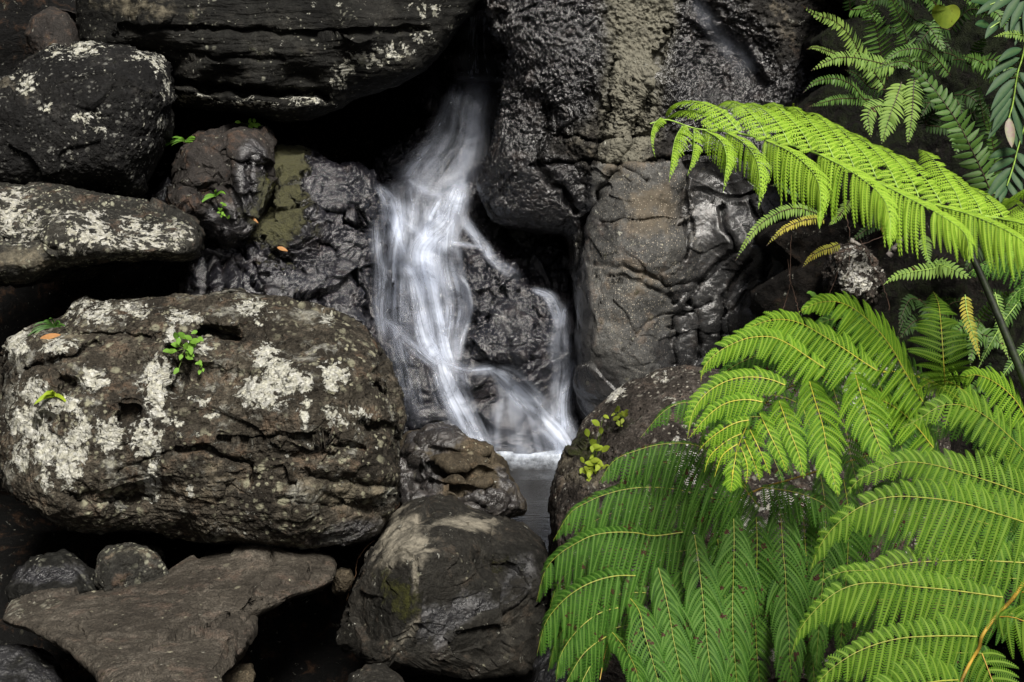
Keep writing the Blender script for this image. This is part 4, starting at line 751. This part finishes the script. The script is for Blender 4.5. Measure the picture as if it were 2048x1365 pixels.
D_ = [
 ([(2150, 1010), (2100, 962), (2048, 902), (2028, 882), (1996, 852), (1964, 828), (1932, 813), (1906, 809), (1874, 815), (1841, 837), (1790, 862)], 74, 62, 'h', 3.62),
 ([(2140, 1040), (2070, 1000), (2013, 975), (1950, 954), (1906, 940), (1857, 928), (1817, 924), (1783, 930), (1746, 945), (1712, 965), (1688, 1000)], 72, 60, 'h', 3.55),
 ([(2110, 1075), (2048, 1045), (1991, 1027), (1943, 1011), (1895, 1001), (1850, 996), (1802, 993), (1765, 997), (1739, 1006), (1706, 1023), (1665, 1057), (1636, 1100), (1618, 1152)], 56, 92, 'h', 3.45),
 ([(2090, 1130), (2048, 1126), (1950, 1121), (1895, 1122), (1832, 1125), (1780, 1133), (1743, 1141), (1700, 1142), (1660, 1152), (1630, 1175)], 62, 56, 'h', 3.42),
 ([(2013, 1196), (1950, 1187), (1887, 1179), (1820, 1173), (1765, 1166), (1713, 1169), (1669, 1187), (1628, 1223), (1598, 1264), (1581, 1316)], 44, 88, 'h', 3.33),
 ([(1961, 1274), (1913, 1272), (1857, 1273), (1809, 1276), (1765, 1285), (1728, 1298), (1695, 1315), (1654, 1346), (1617, 1390)], 50, 84, 'h', 3.24),
 ([(1922, 1360), (1876, 1363), (1820, 1372), (1760, 1392), (1690, 1440)], 70, 80, 'h', 3.15),
 ([(1961, 1300), (1981, 1352), (2005, 1420)], 70, 60, 'v', 3.2),
 ([(1992, 1234), (2030, 1236), (2075, 1258), (2130, 1300)], 60, 84, 'v', 3.28),
 ([(2036, 1184), (2080, 1190), (2140, 1220)], 50, 60, 'v', 3.35),
]
for pts, up, lo, kd, Ys in D_:
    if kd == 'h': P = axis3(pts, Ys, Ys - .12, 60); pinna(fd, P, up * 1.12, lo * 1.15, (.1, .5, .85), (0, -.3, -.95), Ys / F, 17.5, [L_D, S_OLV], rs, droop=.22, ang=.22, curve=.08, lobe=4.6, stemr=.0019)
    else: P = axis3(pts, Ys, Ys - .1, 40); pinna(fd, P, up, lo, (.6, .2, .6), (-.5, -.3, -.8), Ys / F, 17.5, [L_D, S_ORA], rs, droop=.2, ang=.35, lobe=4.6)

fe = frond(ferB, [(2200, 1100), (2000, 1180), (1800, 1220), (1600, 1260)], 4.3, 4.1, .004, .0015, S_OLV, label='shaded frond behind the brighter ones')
for lst, Yb, spc in ((B_[:3] + B_[7:12] + B_[13:17], 3.75, 13), (C_[1:6] + C_[9:15], 3.9, 14), (D_[:7], 3.75, 16)):
    for it in lst:
        pts, up, lo, kd = it[:4]; sx, sy = (22, 34) if kd == 'h' else (46, 8)
        Ys = Yb + .0007 * (pts[0][0] - 1500); P = axis3([(x + sx, y + sy) for x, y in pts], Ys, Ys - .08, 40)
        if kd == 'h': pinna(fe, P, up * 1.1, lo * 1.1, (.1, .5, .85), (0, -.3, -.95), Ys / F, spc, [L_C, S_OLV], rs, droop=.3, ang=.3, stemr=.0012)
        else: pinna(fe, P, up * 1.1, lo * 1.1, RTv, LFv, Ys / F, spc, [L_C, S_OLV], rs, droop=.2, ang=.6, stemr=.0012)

# ---------------------------------------------------------------- sword ferns and other bank plants
def sword(parent, pts, Y0, Y1, hw, spc, mat, stem, dU=None, dL=None, droop=.15, ang=.25, curve=.12, k=2.4, wf=.42):
    P = axis3(pts, Y0, Y1, 50); px2m = Y0 / F; Q, s, _ = resample(P, spc * px2m); T = nrm(np.gradient(Q, axis=0)); acc = Acc()
    tm = nrm(P[-1] - P[0]); side = nrm(np.cross(tm, np.array([0, -1, .35]))); up = side if side[2] > 0 else -side
    for dv in ((dU if dU is not None else up), (dL if dL is not None else -up)):
        d0 = nrm(np.array(dv, float)); d0 = nrm(d0 - np.sum(T * d0, -1, keepdims=True) * T * .8)
        Ln = hw * px2m * prof(s, .7, k) * (1 + rs.normal(0, .07, len(s)))
        blades(acc, Q + T * spc * px2m * .25, nrm(d0 + T * (ang + .5 * s[:, None] ** 2)), T, Ln, np.minimum(wf * spc * px2m, Ln * .4), 6, droop, curve, rs, lobed=False, vee=.3, twist=.3)
    V, f = tube(P, np.linspace(.0022, .0007, 50), 5); acc.add(V, f, 1, rib=0.)
    return acc.out('frond', [mat, stem], parent=parent)
G1 = 'sword ferns on the bank'
def splant(loc, label, fr, cat='fern', group=G1):
    e = empty('sword_fern', loc); tag(e, label, cat, group)
    for a in fr: sword(e, *a[:7], **(a[7] if len(a) > 7 else {}))
    return e
y_ = 5.2
splant(W(1775, 175, 5.5), 'sword fern at the top of the bank, fronds fanning left over the dark cliff', [
 ([(1770, 175), (1745, 140), (1717, 103), (1703, 78), (1683, 53), (1660, 39), (1633, 30), (1602, 10)], 5.3, 5.0, 30, 8.2, L_SP, S_DRK),
 ([(1775, 160), (1762, 110), (1754, 64), (1745, 34), (1735, 10), (1722, -40)], 5.4, 5.2, 42, 9.5, L_SW, S_DRK, dict(wf=.28)),
 ([(1820, 130), (1811, 73), (1806, 53), (1797, 30), (1786, 5), (1770, -40)], 5.4, 5.2, 32, 8.5, L_SW, S_DRK, dict(wf=.33)),
 ([(1790, 135), (1758, 126), (1717, 117), (1683, 115), (1655, 123), (1622, 142)], 5.2, 5.0, 27, 7.5, L_SP, S_DRK),
 ([(1690, 118), (1660, 104), (1630, 95), (1613, 99)], 5.2, 5.1, 11, 4.5, L_SP, S_DRK),
 ([(1745, 215), (1722, 192), (1708, 174), (1683, 160), (1658, 158), (1630, 165), (1606, 186)], 5.2, 5.0, 20, 7, L_SW, S_DRK),
 ([(1750, 200), (1703, 197), (1671, 199), (1644, 206), (1616, 214)], 5.2, 5.0, 17, 6.5, L_SW, S_DRK),
 ([(1770, 180), (1740, 175), (1715, 150), (1690, 140)], 5.3, 5.2, 20, 7, L_SD, S_DRK)])
splant(W(1840, 160, 5.2), 'sword fern with one broad glossy frond running down right, two pale ones hanging', [
 ([(1985, 392), (1965, 345), (1943, 299), (1923, 258), (1900, 222), (1877, 190), (1854, 162), (1831, 144), (1800, 126)], 4.9, 5.0, 47, 13.5, L_SW, S_DRK, dict(wf=.46, droop=.05)),
 ([(1829, 155), (1827, 178), (1825, 217), (1822, 247), (1815, 290)], 5., 4.9, 26, 6.4, L_SP, S_DRK),
 ([(1803, 165), (1792, 199), (1781, 228), (1763, 288)], 5., 4.9, 34, 7.2, L_SP, S_DRK, dict(wf=.52)),
 ([(1790, 210), (1760, 212), (1737, 225), (1742, 275)], 5., 4.9, 30, 6.5, L_SP, S_DRK),
 ([(1900, 150), (1866, 110), (1838, 98), (1808, 100), (1786, 110), (1762, 130)], 5.1, 5., 24, 6.5, L_SW, S_DRK),
 ([(1850, 150), (1815, 125), (1790, 125), (1745, 140)], 5.1, 5., 14, 6, L_SW, S_DRK),
 ([(1990, 300), (1970, 250), (1960, 200), (1955, 160)], 5.2, 5.1, 26, 9, L_SD, S_DRK),
 ([(1985, 400), (1990, 330), (1980, 260), (1965, 215)], 5.2, 5.1, 22, 8, L_SW, S_DRK)])
splant(W(1640, 430, 5.3), 'small sword fern hanging below the bright frond tip, one frond pointing left over wet rock', [
 ([(1640, 430), (1600, 417), (1570, 421), (1544, 433), (1517, 452), (1495, 480), (1471, 522)], 5.2, 5.0, 20, 6.6, L_SP, S_DRK),
 ([(1650, 440), (1625, 438), (1590, 447), (1560, 464), (1533, 492)], 5.2, 5.05, 14, 6, L_SY, S_DRK),
 ([(1600, 400), (1580, 380), (1560, 370), (1540, 372)], 5.2, 5.1, 12, 5, L_SW, S_DRK),
 ([(1700, 400), (1679, 430), (1657, 452)], 5.2, 5.1, 14, 5, L_SP, S_DRK)])
splant(W(1680, 490, 5.5), 'tiny yellowing sword fern frond above the rough grey-white stone', [([(1680, 488), (1663, 495), (1640, 503), (1621, 516), (1604, 536)], 5.4, 5.3, 14, 5.5, L_SY, S_DRK)])
splant(W(1930, 530, 5.0), 'pale sword fern under the right end of the bright frond', [
 ([(1905, 532), (1880, 535), (1850, 540), (1820, 545), (1790, 553), (1767, 570)], 4.9, 4.8, 24, 8.5, L_SP, S_GRN),
 ([(1860, 530), (1880, 530), (1905, 538), (1942, 556)], 4.9, 4.8, 26, 9, L_SP, S_GRN),
 ([(1850, 470), (1852, 495), (1858, 530)], 5., 4.9, 18, 6, L_SP, S_GRN)])
splant(W(1990, 590, 5.0), 'sword fern behind the black stalk with fronds hanging straight down', [
 ([(1990, 585), (1996, 610), (2002, 644), (2008, 690), (2018, 720)], 4.9, 4.8, 17, 6.5, L_SP, S_GRN),
 ([(2040, 600), (2010, 640), (1980, 690), (1955, 740)], 5., 4.9, 18, 7, L_SW, S_GRN),
 ([(1930, 590), (1935, 630), (1950, 680), (1960, 720)], 5., 4.9, 18, 7, L_SY, S_GRN),
 ([(2060, 690), (2030, 720), (2000, 760)], 4.9, 4.8, 20, 7, L_SW, S_GRN)])
splant(W(2110, 85, 5.1), 'single light green sword fern frond poking in at the right edge, near the top', [([(2110, 85), (2048, 71), (2014, 68), (1988, 74)], 4.9, 4.8, 18, 7, L_SP, S_GRN)])
# darker plants filling the bank
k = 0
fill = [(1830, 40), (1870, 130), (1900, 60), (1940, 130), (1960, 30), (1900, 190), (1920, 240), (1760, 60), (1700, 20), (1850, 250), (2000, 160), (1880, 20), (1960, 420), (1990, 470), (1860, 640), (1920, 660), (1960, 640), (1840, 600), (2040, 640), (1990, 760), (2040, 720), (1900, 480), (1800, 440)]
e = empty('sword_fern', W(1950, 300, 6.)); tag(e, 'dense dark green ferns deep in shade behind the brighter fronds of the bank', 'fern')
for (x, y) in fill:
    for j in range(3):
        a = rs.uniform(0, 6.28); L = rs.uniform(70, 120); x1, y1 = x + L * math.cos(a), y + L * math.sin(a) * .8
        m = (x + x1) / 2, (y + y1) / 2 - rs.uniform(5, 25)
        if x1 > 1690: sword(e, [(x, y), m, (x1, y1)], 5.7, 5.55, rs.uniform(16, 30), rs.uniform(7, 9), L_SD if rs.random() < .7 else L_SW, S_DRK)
# glossy long-leaved plant
def leaf(acc, a, b, Y, wd, mi=0, bend=.08, dY=-.04):
    P = W(np.linspace(a[0], b[0], 9), np.linspace(a[1], b[1], 9), np.linspace(Y, Y + dY, 9)); L = np.linalg.norm(P[-1] - P[0]); u = np.linspace(0, 1, 9)
    P[:, 2] += bend * L * np.sin(math.pi * u); T = nrm(np.gradient(P, axis=0)); S_ = nrm(np.cross(T, np.array([0, -.9, .35]))); N_ = np.cross(S_, T)
    wv = wd * Y / F * (np.sin(math.pi * u ** .8) ** .8 + .01); V = np.stack([P + S_ * wv[:, None] - N_ * wv[:, None] * .2, P, P - S_ * wv[:, None] - N_ * wv[:, None] * .2], 1)
    acc.add(V.reshape(-1, 3), gridfaces(9, 3), mi, rib=np.tile([0, 1., 0], 9))
pl = empty('leafy_shrub', W(2060, 420, 4.9)); tag(pl, 'shrub with long dark glossy leaves in two rows along drooping stems, at the top right', 'plant')
for stem_, lv, Y in [([(2062, 20), (2046, 110), (2035, 148), (2026, 206), (2018, 236)], [((2044, 98), (1996, 124)), ((2040, 116), (1974, 158)), ((2035, 137), (1971, 192)), ((2031, 158), (1981, 222)), ((2027, 177), (1979, 246)), ((2024, 196), (1984, 262)), ((2020, 218), (1976, 280)), ((2040, 145), (2075, 190)), ((2035, 165), (2062, 225)), ((2032, 186), (2056, 250)), ((2027, 206), (2044, 290)), ((2022, 226), (2034, 296))], 4.7),
                     ([(2050, 250), (2035, 300), (2027, 332), (2014, 372)], [((2034, 303), (1976, 318)), ((2030, 318), (1974, 350)), ((2024, 335), (1970, 404)), ((2018, 356), (1990, 400)), ((2012, 366), (2000, 408)), ((2034, 306), (2062, 345)), ((2030, 325), (2056, 365)), ((2024, 342), (2046, 385)), ((2018, 362), (2034, 400))], 4.75),
                     ([(2080, -30), (2030, -10), (1980, 10)], [((2030, -8), (1975, 30)), ((2040, -6), (2000, 58)), ((2010, 0), (1952, 30)), ((2048, 2), (2020, 64)), ((1990, 8), (1940, 4)), ((2060, 5), (2048, 70))], 4.9),
                     ([(2100, 30), (2060, 35), (2010, 40), (1975, 60)], [((2000, 42), (1970, 78)), ((2030, 36), (2010, 84)), ((2045, 40), (2030, 92)), ((1980, 52), (1950, 50))], 4.9)]:
    a = Acc(); Ps = axis3(stem_, Y, Y - .03, 20); V, f = tube(Ps, .0025, 6); a.add(V, f, 1, rib=0.)
    for p, q in lv: leaf(a, p, q, Y - .01, 8.5)
    a.out('leafy_stem', [L_LA, S_GRN], parent=pl)
a = Acc(); leaf(a, (2018, 236), (2024, 296), 4.62, 10, bend=.02); a.out('pod', [stemmat('pod_skin', (.1, .1, .03), (.09, .05, .03)), S_GRN], parent=pl)
# heart-shaped yellow-green leaf
a = Acc(); th = np.linspace(0, 2 * math.pi, 40, endpoint=False); rr_ = 26 * (1 - .45 * np.maximum(0, np.cos(th - 1.5 * math.pi)) ** 6) * (1 + .35 * np.maximum(0, np.cos(th - .5 * math.pi)) ** 8)
P0 = W(1892 + rr_ * 1.1 * np.cos(th), 26 + rr_ * .9 * np.sin(th), 5.0 + .03 * np.cos(2 * th)); V = np.vstack([W(1892, 20, 4.97)[None], P0]); kk = np.arange(40)
a.add(V, np.stack([np.zeros(40, int), 1 + kk, 1 + (kk + 1) % 40], -1), 0, rib=0.)
Vt, ft = tube(axis3([(1892, 12), (1880, 60), (1870, 110)], 5.0, 5.2, 12), .0012, 5); a.add(Vt, ft, 1, rib=0.)
hl = a.out('climbing_leaf', [L_HE, S_GRN], loc=W(1870, 110, 5.2)); tag(hl, 'heart-shaped yellow-green leaf with rusty edge among the ferns at the top right', 'leaf')

PEB = [(590, 1255, .05), (560, 1330, .06), (640, 1330, .05), (700, 1345, .03), (20, 1120, .05), (540, 1290, .05), (620, 1240, .04), (45, 1060, .05), (330, 1105, .04)]
for i, (x, y, r) in enumerate(PEB):
    p, nn = hit(x, y); th_, ph_ = np.meshgrid(np.linspace(0, 2 * math.pi, 40, endpoint=False), np.linspace(.02, math.pi - .02, 24))
    Vp = np.stack([1.3 * np.sin(ph_) * np.cos(th_), np.sin(ph_) * np.sin(th_), .7 * np.cos(ph_)], -1) * r + p + np.array([0, 0, r * .4])
    Vp = Vp + (Vp - p) * (1.2 * cells(Vp, .8 / r, i + 5) + .6 * fbm(Vp, .6 / r, 3, i))[..., None]; q = np.zeros(Vp[..., 0].size)
    o = make('pebble', Vp.reshape(-1, 3), gridfaces(24, 40, True), [M_CARVED, M_LEFT, M_WEDGE][i % 3], dict(lichen=q, moss=q, tan=q, speck=q, wet=q + .7), loc=p)
    tag(o, 'dark wet pebble lying in the black gaps between the bottom boulders', 'pebble', 'pebbles in the gaps between the boulders')

# small plants growing on the rocks
def tuft(name, px, py, nb, ln, wd, mat, label, cat, spread=1.2, up=.9, group=None):
    p, nn = hit(px, py); sc = p[1] / F; a = Acc()
    for i in range(nb):
        an = rs.uniform(-1, 1) * spread; L = ln * sc * rs.uniform(.6, 1.1); dr = nrm(np.array([math.sin(an), -.35 - .3 * rs.random(), up * math.cos(an)])); u = np.linspace(0, 1, 8)[:, None]
        P = p + dr * L * u + np.array([0, 0, -1]) * L * .55 * u ** 2.2 + rs.normal(0, .002, 3); T = nrm(np.gradient(P, axis=0)); S_ = nrm(np.cross(T, [0, -1., .3])); wv = wd * sc * np.sin(math.pi * (u * .9 + .1)) ** .7
        V = np.stack([P + S_ * wv, P - S_ * wv], 1).reshape(-1, 3); a.add(V, gridfaces(8, 2), 0, rib=0.)
    o = a.out(name, [mat], loc=p + np.array([0, 0, -.005])); tag(o, label, cat, group); return o
def rosette(name, px, py, nl, rad, mat, label, cat, dx=14, dy=20):
    p, nn = hit(px, py); sc = p[1] / F; a = Acc()
    for i in range(nl):
        q = (px + rs.normal(0, dx), py + rs.normal(0, dy)); r = rad * rs.uniform(.7, 1.2); an = rs.uniform(0, 6.28)
        Yq = p[1] - .03 - .03 * rs.random()
        leaf(a, q, (q[0] + 2 * r * math.cos(an), q[1] + 2 * r * math.sin(an) * .8), Yq, r * .55, bend=.1, dY=-.015)
        Ps = np.linspace(p, W(q[0], q[1], Yq), 6); V, f = tube(Ps, .0007, 4); a.add(V, f, 1, rib=0.)
    o = a.out(name, [mat, S_GRN], loc=p); tag(o, label, cat); return o
tuft('grass_tuft', 108, 792, 12, 46, 3.6, L_GR2, 'yellow-green grass tuft on the left end of the big lichen boulder', 'grass', 1.1, .6)
tuft('grass_tuft', 110, 655, 16, 60, 2., L_SW, 'dark grass tuft behind the top left of the big lichen boulder', 'grass', 1.3, 1.)
tuft('grass_tuft', 372, 284, 12, 50, 2., L_GR, 'thin grass tuft at the top left of the brown bedrock block', 'grass', 1.4, .8)
tuft('grass_tuft', 432, 392, 9, 42, 2.2, L_GR, 'thin green grass tuft growing from a crack in the brown bedrock', 'grass', 1.5, .9)
rosette('small_plant', 500, 250, 8, 7, L_GR, 'tiny green sprig at the peak of the brown bedrock block', 'plant', 12, 4)
rosette('small_plant', 446, 425, 10, 5, L_GR, 'small creeping green sprig below the grass tuft in the bedrock crack', 'plant', 5, 12)
rosette('small_plant', 372, 698, 26, 10, L_GR, 'bright green leafy rosette in the hollow of the big lichen boulder', 'plant', 14, 14)
rosette('small_plant', 401, 730, 6, 6, L_GR, 'tiny leaf cluster just below the green rosette on the big boulder', 'plant', 4, 6)
rosette('small_plant', 1190, 925, 44, 9, L_GR2, 'yellow-green creeping sprig down the left side of the spotted boulder', 'plant', 12, 34)
rosette('small_plant', 1240, 832, 12, 7, L_HE, 'short yellow-green sprig high on the left shoulder of the spotted boulder', 'plant', 9, 7)
rosette('small_plant', 1655, 600, 14, 9, L_GR, 'small green herb at the foot of the bank above the lower fronds', 'plant', 30, 12)
tuft('grass_tuft', 1585, 225, 5, 50, 2.2, L_HE, 'few upright grass blades behind the top of the bright frond', 'grass', .5, 1.)
# fallen leaves and twigs
def fleaf(px, py, dx, dy, wd, label):
    p, nn = hit(px, py); a = Acc(); leaf(a, (px - dx, py - dy), (px + dx, py + dy), p[1] - .015, wd, bend=.05, dY=0.); o = a.out('fallen_leaf', [L_BR], loc=p); tag(o, label, 'leaf')
fleaf(100, 675, 22, -5, 6, 'orange-brown fallen leaf on the top left edge of the big lichen boulder')
fleaf(565, 499, 11, 4, 4, 'pale orange fallen leaf on the black wet bedrock below the moss')
fleaf(508, 440, 9, 7, 3, 'red fallen leaf on the mossy bedrock')
fleaf(1775, 460, 16, 6, 9, 'rusty dead leaf under the bright frond')
def twig(pts, Y, r, mat, label, name='twig'):
    P = axis3(pts, Y, Y - .03, 30); P += rs.normal(0, .0015, P.shape); V, f = tube(P, np.linspace(r, r * .4, 30), 5)
    o = make(name, V, f, mat, dict(rib=np.zeros(len(V))), loc=P[0]); tag(o, label, 'twig')
S_TWG = stemmat('dry_twig', (.28, .16, .09)); S_ROO = stemmat('pale_root', (.13, .08, .06))
p = hit(700, 1190)[0][1]
twig([(748, 1082), (728, 1100), (714, 1125), (712, 1150), (700, 1175), (694, 1202)], min(hit(x, y)[0][1] for x, y in [(748, 1090), (728, 1105), (712, 1150), (700, 1175), (694, 1202)]) - .02, .0026, S_TWG, 'curved brown twig leaning on the left side of the pointed boulder')
for i, (pts, lb) in enumerate([([(1560, 640), (1572, 600), (1580, 560), (1582, 470)], 'thin dry root hanging at the left end of the bank'), ([(1600, 640), (1592, 600), (1580, 560), (1575, 520)], 'thin dry root slanting at the foot of the bank'),
        ([(1640, 650), (1655, 600), (1670, 560), (1690, 500)], 'dry root hanging left of the rough grey-white stone'), ([(1660, 510), (1720, 490), (1770, 470), (1800, 440)], 'pale twig lying across the bank above the grey-white stone'),
        ([(1780, 620), (1765, 570), (1740, 520), (1720, 480)], 'dry root hanging right of the rough grey-white stone'), ([(1690, 420), (1700, 480), (1695, 560)], 'thin root behind the bright frond tips')]):
    twig(pts, 5.45, .0018, S_ROO, lb)
twig([(1700, 480), (1722, 492)], 5.35, .012, stemmat('grey_wood', (.3, .27, .24)), 'short grey broken stick above the rough grey-white stone')
twig([(1778, 510), (1800, 485), (1815, 470)], 5.35, .014, stemmat('grey_wood', (.25, .22, .2)), 'thick grey dead stick right of the rough grey-white stone')
